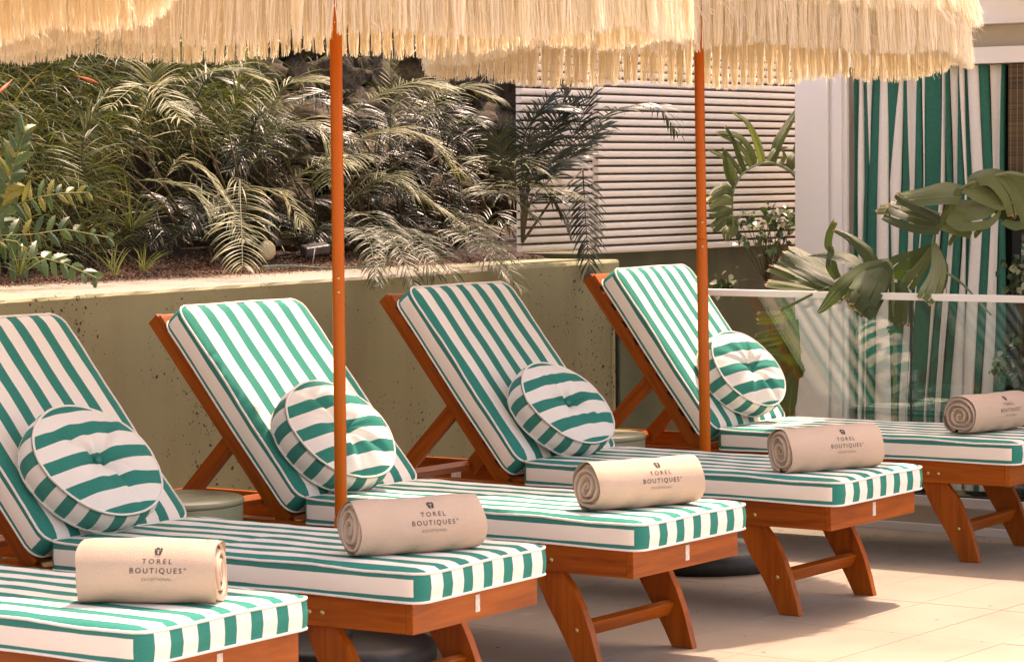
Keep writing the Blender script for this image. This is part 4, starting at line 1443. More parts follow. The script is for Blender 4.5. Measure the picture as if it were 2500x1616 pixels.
palm('feather_palm', on_x(1275, 592, -6.575), [
    ([(1300, 480, -6.55), (1380, 400, -6.52), (1430, 330, -6.5), (1500, 270, -6.48), (1600, 262, -6.45), (1650, 320, -6.42)], NB + 6, 0.13, 0.4, 0.9),
    ([(1290, 470, -6.56), (1340, 400, -6.54), (1400, 330, -6.52), (1440, 230, -6.5)], NB, 0.14, 0.2, 0.5),
    ([(1280, 460, -6.57), (1300, 380, -6.55), (1350, 320, -6.53), (1400, 250, -6.51)], NB, 0.14, 0.2, 0.5),
    ([(1270, 450, -6.58), (1330, 420, -6.55), (1400, 380, -6.52), (1470, 310, -6.5)], NB, 0.14, 0.15, 0.7),
    ([(1423, 415, -6.52), (1427, 490, -6.5), (1432, 570, -6.47), (1440, 665, -6.44)], NB + 6, 0.11, 0.15, 0.8),
    ([(1280, 480, -6.56), (1250, 430, -6.55), (1230, 380, -6.54), (1215, 330, -6.53)], NB, 0.12, 0.1, 0.8),
    ([(1285, 480, -6.55), (1310, 440, -6.52), (1360, 400, -6.5), (1430, 380, -6.48)], NB, 0.13, 0.12, 0.9),
    ([(1275, 440, -6.57), (1275, 370, -6.55), (1290, 310, -6.53), (1330, 270, -6.5), (1390, 270, -6.47)], NB + 4, 0.13, 0.1, 0.8),
    ([(1300, 400, -6.56), (1340, 330, -6.54), (1370, 270, -6.52), (1380, 210, -6.5)], NB, 0.13, 0.1, 0.5),
    ([(1290, 500, -6.56), (1330, 480, -6.53), (1360, 500, -6.5), (1385, 560, -6.47)], NB, 0.11, 0.1, 1.0),
    ([(1290, 430, -6.58), (1290, 360, -6.56), (1300, 300, -6.54), (1340, 240, -6.52)], NB, 0.12, 0.1, 0.7),
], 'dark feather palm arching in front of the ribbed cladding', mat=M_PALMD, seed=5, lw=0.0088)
# background filler palm
fl = []
rf = random.Random(3)
for i in range(34):
    x0 = rf.uniform(440, 1200); y0 = rf.uniform(330, 600)
    x1 = x0 + rf.uniform(-110, 130); y1 = y0 - rf.uniform(40, 160)
    x2 = x1 + (x1 - x0) * 0.9; y2 = y1 + rf.uniform(-10, 80)
    fl.append(([(x0, y0, -7.06), ((x0 + x1) / 2 - 5, (y0 + y1) / 2 - 15, -7.05), (x1, y1, -7.03), (x2, y2, -7.0)], 28, 0.14, rf.uniform(.1, .5), 0.9))
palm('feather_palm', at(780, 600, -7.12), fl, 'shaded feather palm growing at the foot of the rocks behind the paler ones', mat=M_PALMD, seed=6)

fl = []
for i in range(30):
    x0 = rf.uniform(430, 1240); y0 = rf.uniform(560, 625)
    x1 = x0 + rf.uniform(-60, 60); y1 = y0 - rf.uniform(30, 90)
    x2 = x1 + (x1 - x0) * 0.9; y2 = y1 + rf.uniform(0, 60)
    fl.append(([(x0, y0, -7.0), ((x0 + x1) / 2 - 5, (y0 + y1) / 2 - 10, -6.99), (x1, y1, -6.97), (x2, y2, -6.94)], 24, 0.10, rf.uniform(.1, .6), 0.9))
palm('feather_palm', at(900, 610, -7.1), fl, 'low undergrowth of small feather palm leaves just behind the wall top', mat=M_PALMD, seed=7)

# holly ferns, bottom left
def pinna(L, w, seed, tint, folded=0.0):
    r = random.Random(seed)
    K = 9
    V, Fc, T_ = [], [], []
    for k in range(K + 1):
        v = k / K
        ww = w * (math.sin(PI * min(1, v * 0.86 + 0.14)) ** 0.8) * (1 + 0.16 * (1 if k % 2 else -1)) + 0.0006
        bend = 0.35 * v * v * L
        z_ = 0.0 - 0.25 * v * v * L
        V += [(-ww / 2, L * v, z_ - folded * ww), (0, L * v, z_), (ww / 2, L * v, z_ - folded * ww)]
        V = [(a + (bend * 0.4 if i >= len(V) - 3 else 0), b, c) for i, (a, b, c) in enumerate(V)]
        T_ += [tint] * 3
    for k in range(K):
        b = 3 * k
        Fc += [(b, b + 1, b + 4, b + 3), (b + 1, b + 2, b + 5, b + 4)]
    return V, Fc, T_
def fern_frond(path, n, L, w, seed, yellow=0.3, face=Vector((1, 0, 0.15))):
    r = random.Random(seed)
    P = [Vector(p) for p in path]
    V, Fc = tube_data(P, [0.0022] * len(P), 5)
    T_ = [0.95] * len(V)
    seg = len(P) - 1
    for s in range(n):
        u = s / (n - 1) * 0.985
        f = u * seg; i = min(int(f), seg - 1)
        p = P[i].lerp(P[i + 1], f - i)
        tan = (P[i + 1] - P[i]).normalized()
        for sg in (-1, 1):
            side = tan.cross(face).normalized() * sg
            A = math.radians(72 - 40 * u + r.uniform(-10, 10))
            d = (side * math.sin(A) + tan * math.cos(A) + face * r.uniform(-.3, .4)).normalized()
            xx = d.cross(face + Vector((0, 0, r.uniform(-.5, .5)))).normalized()
            zz = xx.cross(d)
            ti = 0.97 if r.random() < yellow * 0.5 else r.uniform(.1, .85)
            v_, f_, t_ = pinna(L * (1 - 0.45 * u) * r.uniform(.85, 1.1), w * (1 - .3 * u), s, ti, 0.25)
            k = len(V)
            V += [tuple(p + xx * a + d * b + zz * c) for a, b, c in v_]
            Fc += [tuple(a + k for a in ff) for ff in f_]; T_ += t_
    return V, Fc, T_
def fern(base, fronds, label, seed):
    e_ = empty('holly_fern', base)
    tag(e_, label, 'fern', 'holly ferns on the bank')
    b = Vector(base)
    for i, (pp, n, L, w, yl) in enumerate(fronds):
        V, Fc, T_ = fern_frond([at(*q) for q in pp], n, L, w, seed + i, yl)
        link('frond', mesh_np('frond', [tuple(Vector(v) - b) for v in V], Fc, M_FERN, attr=T_), e_)
fern(at(20, 560, -6.95), [
    ([(-10, 560, -6.86), (10, 480, -6.84), (35, 400, -6.83), (60, 320, -6.82)], 17, 0.115, 0.040, 0.35),
    ([(40, 500, -6.84), (90, 482, -6.82), (150, 472, -6.80), (215, 470, -6.78)], 9, 0.078, 0.028, 0.9),
], 'glossy holly fern standing tall at the left photo edge', 10)
fern(at(10, 610, -6.9), [
    ([(0, 575, -6.82), (80, 572, -6.80), (160, 560, -6.78), (265, 580, -6.75)], 9, 0.085, 0.034, 0.2),
    ([(30, 635, -6.78), (100, 628, -6.76), (160, 645, -6.74), (235, 678, -6.70)], 9, 0.08, 0.038, 0.4),
    ([(-20, 600, -6.8), (10, 585, -6.79), (40, 590, -6.78), (70, 620, -6.77)], 6, 0.05, 0.012, 0.9),
], 'low holly fern leaning over the gravel at the left', 20)

# grasses covering the bank (uncountable)
def grass(name, n, region, seed, Lr=(0.05, 0.15), w=0.0024, fan=None, Xoff=(0.0, 0.06), droop=1.0):
    r = np.random.default_rng(seed)
    V, Fc, T_ = [], [], []
    K = 5
    for i in range(n):
        y_, z_ = region(r)
        if name == 'grass' and y_ > 7.75 and (z_ < 1.5 or r.random() < 0.45): continue
        x_ = bank_x(y_, z_) + r.uniform(*Xoff)
        L = r.uniform(*Lr)
        d = Vector((r.uniform(.2, 1.0), r.normal(0, .8), r.normal(0.25, .6))).normalized()
        q = Vector((x_, y_, z_))
        tt = float(np.clip(r.beta(1.6, 2.2) * 1.15, 0, 1))
        sd0 = Vector((r.normal(), r.normal(), r.normal()))
        ww = w * r.uniform(.6, 1.5)
        b0 = len(V)
        for k in range(K + 1):
            v = k / K
            sd = sd0 - d * sd0.dot(d); sd.normalize()
            h = ww * (1 - v ** 2) / 2 + 0.0003
            V.append(tuple(q - sd * h)); V.append(tuple(q + sd * h)); T_ += [tt, tt]
            d = (d + Vector((0, 0, -1)) * 0.30 * droop * (0.3 + v)).normalized()
            q = q + d * (L / K)
        for k in range(K):
            Fc.append((b0 + 2 * k, b0 + 2 * k + 1, b0 + 2 * k + 3, b0 + 2 * k + 2))
    return mesh_np(name, V, Fc, M_GRASS, attr=T_)
def reg_left(r):
    return r.uniform(6.3, 8.75), r.uniform(1.1, 2.15) if r.random() < .3 else r.uniform(1.3, 2.15)
def reg_rock(r):
    return r.uniform(8.2, 10.9), r.uniform(1.1, 2.1)
tag(link('grass', grass('grass', 26000, reg_left, 1, (0.08, 0.24), 0.0032, Xoff=(0.0, 0.22))), 'tangled grass covering the steep bank at the left', kind='stuff')
tag(link('rock_grass', grass('rock_grass', 2600, reg_rock, 2, (0.03, 0.11), 0.002, Xoff=(0.03, .12))), 'thin grass and roots growing between the stones', kind='stuff')

def tuft(px, py, X, n, L, label, seed, spread=0.6):
    r = random.Random(seed)
    b = at(px, py, X)
    V, Fc, T_ = [], [], []
    for i in range(n):
        d = Vector((r.uniform(-.2, .8), r.gauss(0, spread), 1)).normalized()
        q = Vector((r.uniform(-.008, .008), r.uniform(-.008, .008), 0)); b0 = len(V)
        LL = L * r.uniform(.6, 1.15); sd0 = Vector((r.gauss(0, 1), r.gauss(0, 1), 0)); tt = r.uniform(.2, .9); K = 6
        for k in range(K + 1):
            v = k / K
            sd = sd0 - d * sd0.dot(d); sd.normalize(); h = 0.0017 * (1 - v ** 2) + 0.0002
            V.append(tuple(q - sd * h)); V.append(tuple(q + sd * h)); T_ += [tt, tt]
            d = (d + Vector((0, 0, -1)) * 0.22 * (0.2 + v)).normalized(); q = q + d * (LL / K)
        for k in range(K): Fc.append((b0 + 2 * k, b0 + 2 * k + 1, b0 + 2 * k + 3, b0 + 2 * k + 2))
    o = link('grass_tuft', mesh_np('grass_tuft', V, Fc, M_GRASS, attr=T_), None, b)
    tag(o, label, 'grass tuft', 'grass tufts along the wall top')
tuft(278, 672, -6.74, 16, 0.15, 'small grass tuft alone on the gravel in front of the dark hollow', 1, .5)
tuft(350, 662, -6.76, 22, 0.14, 'wider grass tuft just right of the lone small one', 2, .6)
tuft(45, 672, -6.74, 30, 0.13, 'thick grass tuft below the holly ferns', 3, .9)
tuft(320, 560, -6.98, 70, 0.24, 'dark spiky grass clump hanging in the hollow of the bank', 4, 1.4)
tuft(430, 165, -7.15, 60, 0.2, 'grass clump at the top of the bank under the fringe', 6, 1.2)

# red and orange flower spikes
def spike(px, py, px2, py2, X, label, seed):
    a, b = at(px, py, X), at(px2, py2, X + .02)
    pts = [a.lerp(b, t) for t in np.linspace(0, 1, 8)]
    V, Fc = tube_data([p - a for p in pts], [0.002, 0.002, 0.004, 0.0065, 0.0075, 0.0065, 0.004, 0.001], 7)
    o = link('flower_spike', mesh_np('flower_spike', V, Fc, M_REED, attr=[random.random() for _ in V]), None, a)
    tag(o, label, 'flower', 'flower spikes on the bank')
spike(30, 195, -8, 232, -6.98, 'red flower spike at the left photo edge', 1)
spike(185, 185, 242, 204, -7.0, 'orange flower spike in the grass under the fringe', 2)

# garden lights, hose
def disc_light():
    p = at(652, 640, -6.92)
    e_ = empty('garden_lamp', p)
    tag(e_, 'round cream garden lamp half hidden by a drooping palm leaf', 'lamp')
    me = lathe_mesh('lamp_globe', [(0, .024), (0.015, .023), (0.028, .017), (0.0335, .008), (0.035, 0), (0.0335, -.008), (0.02, -.02), (0, -.022)],
                    m_plain('cream_plastic', (0.50, 0.44, 0.27), (0.58, 0.52, 0.34), 20, 0.5, 0.1), 32)
    g_ = link('lamp_globe', me, e_, (0, 0, 0.045), (0, PI / 2, -0.5)); g_.scale = (1.15, 1, 1)
    link('stake', tube_mesh('stake', [(0, 0, -0.02), (0, 0, 0.02)], 0.006, M_BLACKRUB, 8), e_)
disc_light()
e_ = empty('spotlight', at(770, 625, -6.9), -0.4)
tag(e_, 'dark grey oblong garden spotlight lying in the bed left of the pole', 'spotlight')
link('housing', box_mesh('housing', (-0.03, -0.055, 0.0), (0.03, 0.055, 0.036), m_plain('grey_metal', (0.05, 0.045, 0.05), (0.09, 0.085, 0.09), 20, 0.4, 0.05), 0.008), e_, (0, 0, 0.01), (0.12, 0.25, 0))
link('bracket', tube_mesh('bracket', [(0.034, -0.03, -0.03), (0.034, -0.02, 0.03)], 0.0025, M_PLATE, 6), e_)
hose = link('garden_hose', tube_mesh('garden_hose', [at(q, 652 + 3 * math.sin(q / 40), -6.78 + .01 * math.sin(q / 30)) for q in range(640, 950, 15)], 0.0035,
            m_plain('green_hose', (0.01, 0.07, 0.05), (0.02, 0.11, 0.08), 30, 0.4, 0), 8))
tag(hose, 'thin dark green garden hose along the back of the wall top', 'hose')

# ---------------------------------------------------------------- broad leaves
def blade(parent, pts, widths, tint, fold=0.18, seed=0, face=None, wav=0.02, thick=0.0):
    """pts: list of world Vectors (centre line), widths in metres"""
    r = random.Random(seed)
    P = [Vector(p) for p in pts]
    n = len(P)
    path, ws = [], []
    SUB = 8
    for i in range(n - 1):
        p0, p1, p2, p3 = P[max(i - 1, 0)], P[i], P[i + 1], P[min(i + 2, n - 1)]
        for k in range(SUB):
            t = k / SUB
            path.append(0.5 * ((2 * p1) + (p2 - p0) * t + (2 * p0 - 5 * p1 + 4 * p2 - p3) * t * t + (3 * p1 - p0 - 3 * p2 + p3) * t ** 3))
            ws.append(widths[i] + (widths[i + 1] - widths[i]) * t)
    path.append(P[-1]); ws.append(widths[-1])
    ws = [w * WMUL for w in ws]
    V, Fc, T_, UV = [], [], [], []
    m_ = len(path)
    face = Vector(face or (0.3, -0.8, 0.5)).normalized()
    b = parent.location
    # split into strips that drift apart towards the torn end
    wmax = max(ws)
    ns = 1 if wmax < 0.04 else (2 if wmax < 0.065 else 3)
    cuts = [0.0] + sorted(0.5 if ns == 2 else (k + 1) / ns + r.uniform(-.08, .08) for k in range(ns - 1)) + [1.0]
    J = 5 if ns > 1 else 9
    for q_ in range(ns):
        s0, s1 = -1 + 2 * cuts[q_], -1 + 2 * cuts[q_ + 1]
        lift = r.uniform(-.10, .10); start = r.uniform(0.25, 0.6); endj = r.uniform(0, 0.06)
        b0 = len(V)
        for i, (p, w) in enumerate(zip(path, ws)):
            tan = (path[min(i + 1, m_ - 1)] - path[max(i - 1, 0)]).normalized()
            side = tan.cross(face).normalized()
            nrm = side.cross(tan).normalized()
            u = i / (m_ - 1)
            gap = 0.09 * max(0, (u - start) / (1 - start)) if ns > 1 else 0
            for j in range(J):
                t_ = j / (J - 1)
                ss = s0 + (s1 - s0) * (gap * (0 if q_ == 0 else 1) + t_ * (1 - gap * ((0 if q_ == 0 else 1) + (0 if q_ == ns - 1 else 1))))
                jag = r.uniform(-.016, .010) - endj * w if i == m_ - 1 else 0.0
                q = p + side * (ss * w / 2) - nrm * (fold * 0.75 * w * (abs(ss) ** 1.3)) + nrm * (wav * w * math.sin(u * 9 + ss * 3 + seed)) \
                    + nrm * (lift * w * max(0, u - start) * 2.2) + tan * jag + nrm * 0.0012 * math.sin(ss * 19 + seed)
                V.append(tuple(q - b)); UV.append(((ss + 1) / 2 * max(0.3, w / 0.06), u)); T_.append(tint + 0.06 * (q_ - 1))
        for i in range(m_ - 1):
            for j in range(J - 1):
                Fc.append((b0 + i * J + j, b0 + i * J + j + 1, b0 + (i + 1) * J + j + 1, b0 + (i + 1) * J + j))
    me = mesh_np('leaf', V, Fc, M_BANANA, smooth=True, attr=T_, uv=UV)
    o = link('leaf', me, parent)
    return o
def rib(parent, pts, r0, r1, mat=None):
    b = parent.location
    P = [Vector(p) - b for p in pts]
    n = len(P)
    pp = []
    for i in range(n - 1):
        p0, p1, p2, p3 = P[max(i - 1, 0)], P[i], P[i + 1], P[min(i + 2, n - 1)]
        for k in range(6):
            t = k / 6
            pp.append(0.5 * ((2 * p1) + (p2 - p0) * t + (2 * p0 - 5 * p1 + 4 * p2 - p3) * t * t + (3 * p1 - p0 - 3 * p2 + p3) * t ** 3))
    pp.append(P[-1])
    m_ = len(pp)
    V, Fc = tube_data(pp, [r0 + (r1 - r0) * i / (m_ - 1) for i in range(m_)], 8)
    me = mesh_np('leaf_stalk', V, Fc, mat or M_LSTEM, smooth=True)
    return link('leaf_stalk', me, parent)
M_LSTEM = m_plain('green_stalk', (0.10, 0.13, 0.05), (0.20, 0.23, 0.11), 20, 0.4, 0.1)

WMUL = 1.35
# left plant arches in front of the cladding
XL = -6.40
L_ = lambda px, py, dx=0.0: on_x(px, py, XL + dx)
bp = empty('strelitzia', on_x(1990, 1000, XL - .02))
tag(bp, 'torn arching strelitzia leaf in front of the ribbed cladding, left of the pillar', 'banana plant')
rib(bp, [L_(1990, 1000), L_(1985, 700), L_(1970, 500), L_(1940, 430), L_(1900, 403), L_(1865, 398), L_(1830, 412), L_(1805, 435), L_(1790, 470), L_(1788, 520), L_(1790, 575)], 0.010, 0.003)
def LB_(pts, w, tint, seed, face=(0.8, -0.5, 0.3), fold=0.15):
    return blade(bp, [L_(*p) for p in pts], w, tint, fold, seed, face)
LB_([(1863, 398), (1850, 350), (1825, 300), (1784, 272)], [0.030, 0.034, 0.022, 0.006], 0.95, 1)
LB_([(1845, 402), (1830, 370), (1800, 338), (1750, 325)], [0.025, 0.050, 0.045, 0.010], 0.55, 2)
LB_([(1885, 398), (1900, 350), (1925, 305), (1950, 262)], [0.028, 0.036, 0.028, 0.010], 0.30, 3)
LB_([(1875, 396), (1890, 370), (1905, 362), (1925, 360)], [0.015, 0.02, 0.014, 0.004], 0.6, 4)
LB_([(1820, 418), (1805, 380), (1790, 340), (1771, 308)], [0.022, 0.024, 0.016, 0.010], 0.25, 5)
LB_([(1812, 425), (1795, 400), (1775, 375), (1762, 362)], [0.018, 0.02, 0.014, 0.008], 0.5, 6)
LB_([(1835, 408), (1822, 392), (1808, 380), (1800, 372)], [0.016, 0.016, 0.012, 0.004], 0.9, 7)
LB_([(1800, 440), (1785, 410), (1770, 385), (1728, 366)], [0.022, 0.030, 0.024, 0.005], 0.85, 8)
LB_([(1795, 455), (1780, 430), (1772, 400), (1768, 365)], [0.022, 0.026, 0.02, 0.012], 0.35, 9)
LB_([(1790, 475), (1775, 460), (1755, 465), (1735, 478)], [0.022, 0.040, 0.035, 0.010], 0.45, 10)
LB_([(1788, 490), (1765, 485), (1745, 490), (1728, 500)], [0.030, 0.046, 0.044, 0.036], 0.9, 11)
LB_([(1788, 515), (1762, 512), (1745, 520), (1730, 520)], [0.026, 0.038, 0.036, 0.02], 0.45, 12)
LB_([(1790, 540), (1770, 530), (1750, 550), (1738, 560)], [0.026, 0.040, 0.04, 0.02], 0.35, 13)
LB_([(1792, 530), (1788, 555), (1778, 570), (1775, 590)], [0.030, 0.050, 0.045, 0.015], 0.6, 14)
LB_([(1905, 403), (1915, 385), (1912, 372), (1905, 365)], [0.016, 0.018, 0.012, 0.005], 0.8, 15)
LB_([(1925, 415), (1932, 390), (1945, 375), (1955, 372)], [0.02, 0.03, 0.024, 0.01], 0.5, 16)
LB_([(1925, 420), (1935, 400), (1950, 350), (1965, 300)], [0.02, 0.03, 0.024, 0.01], 0.3, 17)

# middle plant over the rail
WMUL = 1.55
YM = 9.80
M_ = lambda px, py, dy=0.0: on_y(px, py, YM + dy)
mp_ = empty('strelitzia', on_y(2180, 1180, YM + .08))
tag(mp_, 'broad dark strelitzia leaves hanging over the white glass fence rail', 'banana plant')
def MB_(pts, w, tint, seed, face=(0.3, -0.8, 0.5), fold=0.15):
    return blade(mp_, [M_(*p) for p in pts], w, tint, fold, seed, face)
rib(mp_, [M_(2180, 1180, .08), M_(2185, 900, .06), M_(2180, 700, .03), M_(2170, 640), M_(2130, 650), M_(2085, 670), M_(2045, 705, -.03)], 0.010, 0.003)
MB_([(2060, 700), (2010, 670), (1960, 640), (1915, 615)], [0.04, 0.075, 0.078, 0.064], 0.15, 31, (0.2, -0.6, 0.8))
MB_([(2030, 712), (1980, 690), (1930, 670), (1878, 650)], [0.018, 0.030, 0.032, 0.028], 0.6, 32, (0.2, -0.6, 0.8))
MB_([(1990, 708, .02), (1945, 700, .02), (1910, 695, .02), (1872, 690, .02)], [0.02, 0.03, 0.032, 0.03], 0.65, 33, (0.2, -0.6, 0.8))
MB_([(2110, 660), (2070, 630), (2020, 620), (1975, 625)], [0.028, 0.046, 0.034, 0.004], 0.12, 34, (0.1, -0.5, 0.8))
MB_([(2130, 640), (2110, 610), (2075, 580), (2035, 562)], [0.034, 0.036, 0.022, 0.008], 0.15, 35)
MB_([(2035, 615), (2022, 600), (2025, 570), (2038, 540)], [0.012, 0.020, 0.020, 0.016], 0.2, 36)
MB_([(2045, 680), (2030, 650), (2028, 620), (2030, 600)], [0.02, 0.03, 0.02, 0.008], 0.25, 37)
MB_([(2170, 640), (2110, 660, -.05), (2055, 700, -.13), (2015, 745, -.15), (1995, 765, -.15)], [0.02, 0.045, 0.045, 0.025, 0.006], 0.25, 38, (0.3, -0.9, 0.3))
MB_([(2160, 645), (2130, 680, -.07), (2105, 720, -.14), (2075, 755, -.15)], [0.035, 0.085, 0.088, 0.066], 0.30, 39, (0.3, -0.9, 0.3))
MB_([(2170, 650), (2140, 700, -.06), (2115, 735, -.14), (2095, 760, -.17)], [0.03, 0.065, 0.085, 0.075], 0.05, 40, (0.5, -0.9, 0.0))
MB_([(2075, 690), (2060, 712, -.05), (2048, 730, -.1), (2045, 742, -.12)], [0.012, 0.02, 0.022, 0.016], 0.3, 41, (0.3, -0.9, 0.3))
MB_([(2025, 700, -.02), (1975, 722, -.1), (1930, 745, -.15), (1902, 758, -.16)], [0.006, 0.007, 0.009, 0.012], 0.4, 42, (0.3, -0.9, 0.3))
MB_([(2180, 690, .05), (2185, 740, .04), (2182, 790, .03), (2165, 805, .02)], [0.02, 0.035, 0.035, 0.02], 0.15, 43)
MB_([(2195, 690, .05), (2205, 740, .04), (2208, 780, .03), (2205, 795, .02)], [0.03, 0.05, 0.05, 0.035], 0.2, 44)
# low leaf seen through the glass on the left
for q, (pts, w, ti) in enumerate([
    ([(1938, 760, .2), (1915, 770, .2), (1880, 775, .2), (1848, 775, .2)], [0.03, 0.036, 0.036, 0.034], .6),
    ([(1938, 825, .2), (1915, 820, .2), (1890, 822, .2), (1845, 832, .2)], [0.04, 0.045, 0.045, 0.038], .55),
    ([(1938, 880, .2), (1925, 868, .2), (1900, 858, .2), (1856, 855, .2)], [0.06, 0.08, 0.075, 0.02], .4),
    ([(1938, 930, .2), (1930, 912, .2), (1925, 900, .2), (1890, 890, .2)], [0.05, 0.08, 0.075, 0.02], .35),
    ([(1930, 780, .18), (1928, 880, .18), (1922, 980, .18), (1925, 1030, .18)], [0.04, 0.06, 0.05, 0.01], .3)]):
    MB_(pts, w, ti, 60 + q, (0.2, -0.9, 0.2))

# right plant: big crossed leaf
rp = empty('strelitzia', on_y(2560, 1150, 10.15))
tag(rp, 'large pale green strelitzia leaf crossing the striped curtain', 'banana plant')
YR = 10.12
R__ = lambda px, py, dy=0.0: on_y(px, py, YR + dy)
def RB_(pts, w, tint, seed, face=(0.2, -0.75, 0.6), fold=0.12):
    return blade(rp, [R__(*p) for p in pts], w, tint, fold, seed, face)
rib(rp, [R__(2560, 1150), R__(2590, 700), R__(2560, 480), R__(2480, 425), R__(2400, 440), R__(2350, 460), R__(2310, 520), R__(2285, 560), R__(2275, 600)], 0.010, 0.004)
RB_([(2350, 475), (2300, 470), (2240, 478), (2185, 482)], [0.06, 0.075, 0.062, 0.040], 0.70, 71)
RB_([(2300, 535), (2250, 510, -.02), (2210, 490, -.04), (2188, 472, -.05)], [0.03, 0.03, 0.026, 0.020], 0.05, 72, (0.2, -0.5, 0.8), 0.3)
RB_([(2300, 550), (2250, 540), (2200, 525), (2163, 510)], [0.055, 0.072, 0.072, 0.062], 0.20, 73)
RB_([(2290, 530, .02), (2230, 512, .02), (2180, 508, .02), (2143, 510, .02)], [0.03, 0.04, 0.04, 0.036], 0.75, 74)
RB_([(2355, 458), (2400, 475), (2445, 500), (2475, 490)], [0.030, 0.050, 0.036, 0.006], 0.85, 75)
RB_([(2325, 510), (2360, 520), (2410, 520), (2440, 500)], [0.075, 0.11, 0.095, 0.03], 0.72, 76)
RB_([(2305, 545), (2340, 555), (2375, 560), (2376, 562)], [0.040, 0.050, 0.050, 0.045], 0.72, 77)
RB_([(2340, 460, -.01), (2320, 500, -.01), (2300, 535, -.01), (2290, 560, -.01)], [0.016, 0.03, 0.026, 0.014], 0.62, 78, fold=0.3)
RB_([(2365, 455), (2385, 430), (2430, 425), (2470, 470), (2485, 530)], [0.020, 0.06, 0.07, 0.06, 0.045], 0.78, 79, (0.3, -0.6, 0.7), 0.25)
RB_([(2430, 430, .03), (2470, 430, .03), (2510, 480, .03), (2530, 560, .03)], [0.03, 0.07, 0.08, 0.06], 0.72, 80, (0.3, -0.6, 0.7), 0.25)
RB_([(2390, 450, .06), (2420, 470, .06), (2450, 510, .06), (2470, 540, .06)], [0.03, 0.05, 0.05, 0.03], 0.08, 81)
RB_([(2450, 540), (2480, 550), (2510, 545), (2540, 540)], [0.02, 0.03, 0.03, 0.02], 0.6, 82)
RB_([(2280, 600), (2230, 640), (2195, 660), (2185, 685)], [0.014, 0.065, 0.09, 0.085], 0.12, 83, (0.3, -0.9, 0.3))
RB_([(2280, 600, -.01), (2250, 650, -.03), (2225, 680, -.05), (2210, 702, -.06)], [0.012, 0.032, 0.044, 0.036], 0.6, 84, (0.3, -0.9, 0.3))
RB_([(2280, 595, -.02), (2290, 650, -.22), (2275, 700, -.38), (2255, 735, -.43)], [0.012, 0.042, 0.056, 0.042], 0.62, 85, (0.3, -0.9, 0.3))
RB_([(2285, 600, .01), (2300, 650, 0), (2300, 690, 0), (2290, 720, -.02)], [0.010, 0.03, 0.026, 0.012], 0.1, 86, (0.3, -0.9, 0.3))
RB_([(2340, 560, -.01), (2330, 575, -.01), (2320, 590, -.01), (2315, 600, -.01)], [0.016, 0.016, 0.014, 0.008], 0.5, 87)
rib(rp, [R__(2300, 660), R__(2340, 685), R__(2380, 725), R__(2420, 770)], 0.005, 0.004)
rib(rp, [R__(2308, 690, -.25), R__(2312, 720, -.3), R__(2318, 745, -.32)], 0.0016, 0.001, M_STEM)

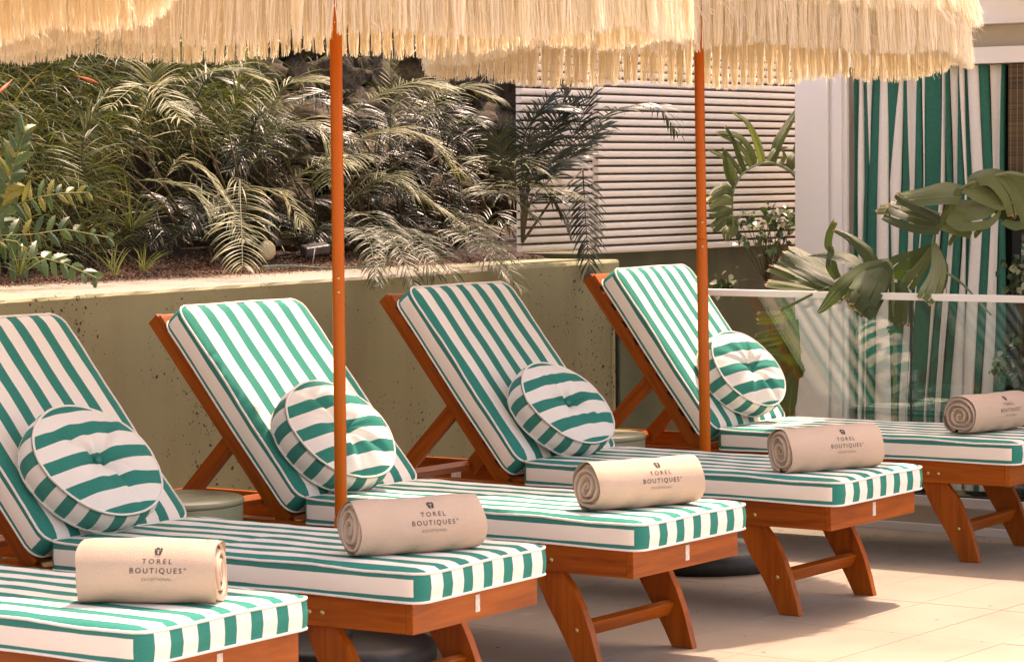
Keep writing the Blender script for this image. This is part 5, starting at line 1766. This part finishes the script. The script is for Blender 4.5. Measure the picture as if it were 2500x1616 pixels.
# variegated shrubs
def shrub(base, pts, label, seed, leaf=0.03, n=7):
    r = random.Random(seed)
    e_ = empty('variegated_shrub', base)
    tag(e_, label, 'shrub', 'variegated shrubs')
    b = Vector(base)
    V, Fc, T_ = [], [], []
    cen = sum(pts, Vector()) / len(pts)
    hub = b.lerp(cen, 0.72)
    v_, f_ = tube_data([Vector((0, 0, 0)), (b.lerp(hub, .5) + Vector((.02, .01, 0))) - b, hub - b], [0.006, 0.005, 0.004], 6)
    link('trunk', mesh_np('trunk', v_, f_, M_STEM, smooth=True), e_)
    for p in pts:
        mid = (hub + p) / 2 + Vector((r.uniform(-.03, .03), r.uniform(-.03, .03), 0.02))
        v_, f_ = tube_data([hub - b, mid - b, p - b], [0.0028, 0.002, 0.0012], 5)
        link('branch', mesh_np('branch', v_, f_, M_STEM, smooth=True), e_)
        for i in range(n):
            q = p + Vector((r.gauss(0, .025), r.gauss(0, .025), r.gauss(0, .025))) - b
            d = Vector((r.uniform(-.6, .8), r.uniform(-1, .6), r.uniform(-1.1, .3))).normalized()
            s = d.cross(Vector((r.uniform(-1, 1), r.uniform(-1, 1), 1))).normalized()
            nn = s.cross(d)
            L = leaf * r.uniform(.7, 1.25); k = len(V); tt = 1.0 if r.random() < .22 else r.uniform(0, .85)
            for v, w in ((0, 0.02), (.25, .38), (.5, .42), (.78, .22), (1, .01)):
                c = q + d * L * v - nn * L * 0.25 * v * v
                V += [tuple(c - s * L * w / 1 + nn * L * w * .3), tuple(c), tuple(c + s * L * w + nn * L * w * .3)]
                T_ += [tt] * 3
            for a in range(4):
                Fc += [(k + 3 * a, k + 3 * a + 1, k + 3 * a + 4, k + 3 * a + 3), (k + 3 * a + 1, k + 3 * a + 2, k + 3 * a + 5, k + 3 * a + 4)]
    link('leaves', mesh_np('leaves', V, Fc, M_SHRUB, attr=T_), e_)
rsh = random.Random(9)
shrub(on_x(1870, 1000, -6.42), [on_x(rsh.uniform(1795, 1950), rsh.uniform(520, 615), -6.42 + rsh.uniform(-.03, .05)) for _ in range(26)] +
      [on_x(rsh.uniform(1740, 1800), rsh.uniform(688, 702), -6.42) for _ in range(4)],
      'dark leafy ficus shrub with cream leaves under the ribbed cladding', 3, 0.034)
shrub(on_y(2520, 1180, 10.45), [on_y(rsh.uniform(2455, 2560), rsh.uniform(640, 720), 10.45 + rsh.uniform(-.1, .05)) for _ in range(14)] +
      [on_y(rsh.uniform(2440, 2540), rsh.uniform(820, 950), 10.45 + rsh.uniform(-.1, .05)) for _ in range(16)],
      'sunny cream and green shrub at the right edge behind the curtain', 4, 0.032)

# specks and dry bits blown against the plinth
def litter():
    r = random.Random(21)
    V, Fc, T_ = [], [], []
    for i in range(150):
        if i < 90: x_, y_ = r.uniform(-5.6, -4.0), YG - 0.06 - abs(r.gauss(0, .25))
        else: x_, y_ = r.uniform(-5.6, -3.6), r.uniform(6.6, 9.6)
        s_ = r.uniform(0.0015, 0.006); a_ = r.uniform(0, 6)
        k = len(V)
        for q, rr_ in ((0, 1.6), (1.6, .5), (3.1, 1.4), (4.6, .6)):
            V.append((x_ + math.cos(a_ + q) * s_ * rr_, y_ + math.sin(a_ + q) * s_ * rr_, 0.0012 + r.uniform(0, .002)))
        Fc.append((k, k + 1, k + 2, k + 3)); T_ += [r.random()] * 4
    return mesh_np('leaf_litter', V, Fc, M_MULCH, attr=T_)
tag(link('leaf_litter', litter()), 'tiny dry leaf bits and specks scattered on the floor tiles', kind='stuff')
